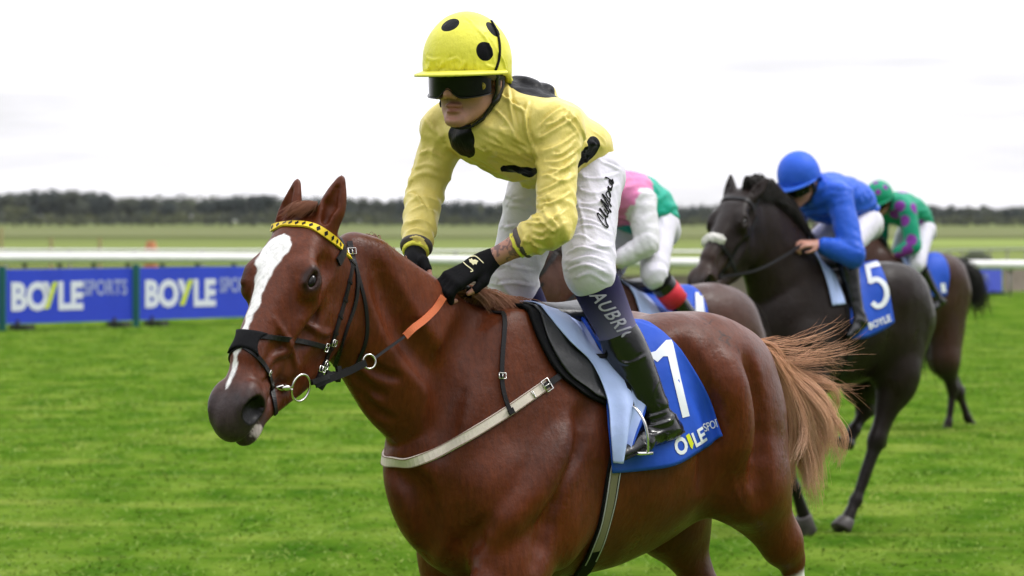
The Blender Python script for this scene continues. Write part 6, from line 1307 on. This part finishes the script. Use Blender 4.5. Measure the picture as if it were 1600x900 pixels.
for i, (px_, yt, w_, c_, lb) in enumerate([(22, 308, 60, md_, 'dull green tree at the far left of the skyline'), (60, 297, 62, dk_, 'tall dark tree near the left of the skyline'), (95, 299, 60, md_, 'tall grey green tree right of the dark one'), (120, 300, 56, md_, 'broad rounded tree on the left skyline'), (150, 304, 50, dk_, 'dark tree ending the tall clump on the left'),
        (205, 309, 60, md_, 'grey tree after the first dip in the skyline'), (238, 311, 56, dk_, 'dark tree above the orange marker'), (24, 325, 30, lt_, 'pale olive bushy tree in front at far left'), (236, 343, 26, lt_, 'small yellow green tree at the foot of the wood'), (116, 345, 24, lt_, 'low olive tree in front of the tall clump'), (345, 311, 50, dk_, "dark tree left of the chestnut's ear"), (395, 306, 55, dk_, "dark round tree just behind the chestnut's forehead"),
        (590, 313, 60, md_, "grey green tree between the chestnut's ear and the jockey's arm"), (735, 322, 60, dk_, "low dark tree between the jockey's arms"), (1508, 325, 24, md_, 'grey tree above the rail on the right'), (1584, 325, 24, dk_, 'dark round tree at the right end of the skyline')]):
    D_ = 1250; k_ = 6000 / D_; front = yt > 324 and px_ < 300; D_ = 1150 if front else D_; h_ = (354 - yt) / 6000 * D_ + .3 if px_ < 1000 else (347 - yt) / 6000 * D_ + 1.2
    tree(px_, D_, max(h_, 3), w_ / k_, c_, lb, 100 + i)
g = np.random.default_rng(5); Vw, Fw, Cw = [], [], []; off = 0
for i in range(600):
    px_ = -760 + i * 5.2 + g.uniform(-3, 3); D_ = g.uniform(1300, 1500); base_ = np.interp(px_, [0, 60, 130, 185, 220, 420, 600, 760, 900, 1060, 1300, 1500, 1600], [304, 298, 297, 310, 306, 306, 310, 317, 321, 322, 320, 321, 323]); h_ = (350 - base_ + g.uniform(-5, 4)) / 6000 * D_
    q, F, sh = crown(1000 + i, g.uniform(9, 15), max(h_, 3), 420); p = gz_(px_, D_); c_ = [dk_, md_, md_, lt_][int(g.integers(0, 4))] if g.random() > .3 else dk_
    Vw.append(q + p); Fw.append(F + off); off += len(q); Cw.append(np.asarray(c_) * sh[:, None] * g.uniform(.8, 1.2))
wd = mesh_obj('woodland', np.vstack(Vw), np.vstack(Fw), M['foliage'], None, False, cols=np.vstack(Cw)); tag(wd, 'long dark wood along the whole horizon', 'wood', kind='stuff')
Vw, Fw, Cw = [], [], []; off = 0
for i in range(600):
    px_ = -700 + i * 5.0 + g.uniform(-4, 4); D_ = g.uniform(1080, 1120); q, F, sh = crown(2000 + i, g.uniform(7, 13), g.uniform(2.4, 4.8) * (1 if px_ < 700 else .7), 150); p = gz_(px_, D_); c_ = np.asarray(lt_ if g.random() > .5 else md_)
    Vw.append(q + p); Fw.append(F + off); off += len(q); Cw.append(c_ * sh[:, None])
hg = mesh_obj('hedge_line', np.vstack(Vw), np.vstack(Fw), M['foliage'], None, False, cols=np.vstack(Cw)); tag(hg, 'low olive scrub at the foot of the wood', 'scrub', kind='stuff')

# grass blades on the near turf
def grass():
    g = np.random.default_rng(11); n = 110000; D = 8.5 * (66 / 8.5) ** g.random(n) ** .8; x = (g.uniform(-1500, 1500, n)) / 6000 * D; base = np.stack([x, D, np.zeros(n)], 1)
    tuft = fbm(base, 1.1, 3, 2); fine = vnoise(base, 7, 4); h = (.016 + .032 * np.clip(tuft - .25, 0, 1) * fine * 1.6) * g.uniform(.6, 1.3, n); w = .0045 * (D / 17.5) ** .85 * g.uniform(.7, 1.4, n)
    a = g.uniform(0, 2 * np.pi, n); t = np.stack([np.cos(a), np.sin(a) * .3, np.zeros(n)], 1) * w[:, None]; lean = np.stack([g.normal(0, 1.6, n), g.normal(0, 1.6, n), np.ones(n) * .7], 1) * h[:, None]
    V = np.stack([base - t, base + t, base + lean * A(1, 1, 1) + 0], 1).reshape(-1, 3); F = np.arange(n * 3).reshape(-1, 3)
    dry = np.clip((fbm(base, .6, 3, 9) - .56) * 6, 0, 1) * g.random(n); c = np.array([.095, .175, .014]) * (1 - tuft[:, None] * .0) + (np.array([.175, .260, .028]) - np.array([.095, .175, .014])) * g.random(n)[:, None]
    c = c * (.70 + .6 * fbm(base, 2.2, 3, 6))[:, None] ** 1.2; c = c * (1 - dry[:, None]) + np.array([.27, .31, .06]) * dry[:, None]
    m = material('grass_blades', rough=.6, spec=.12, vcol=True); o = mesh_obj('grass', V, F, m, None, False, cols=np.repeat(c, 3, 0)); tag(o, 'short green turf of the racecourse', 'grass', kind='stuff')
grass()

# the air between here and the trees
m = bpy.data.materials.new('haze'); m.use_nodes = True; t = m.node_tree; t.nodes.clear(); o_ = t.nodes.new('ShaderNodeOutputMaterial'); v_ = t.nodes.new('ShaderNodeVolumePrincipled'); v_.inputs['Density'].default_value = .00004; v_.inputs['Color'].default_value = (.86, .90, .96, 1); v_.inputs['Anisotropy'].default_value = .2; t.links.new(v_.outputs[0], o_.inputs['Volume'])
hb = MB(); hb.box((0, 760, 20), (800, 840, 21)); hz = hb.build('haze', m, None, False); tag(hz, 'thin pale haze in front of the distant wood', 'haze', kind='stuff')
sc.cycles.volume_bounces = 0
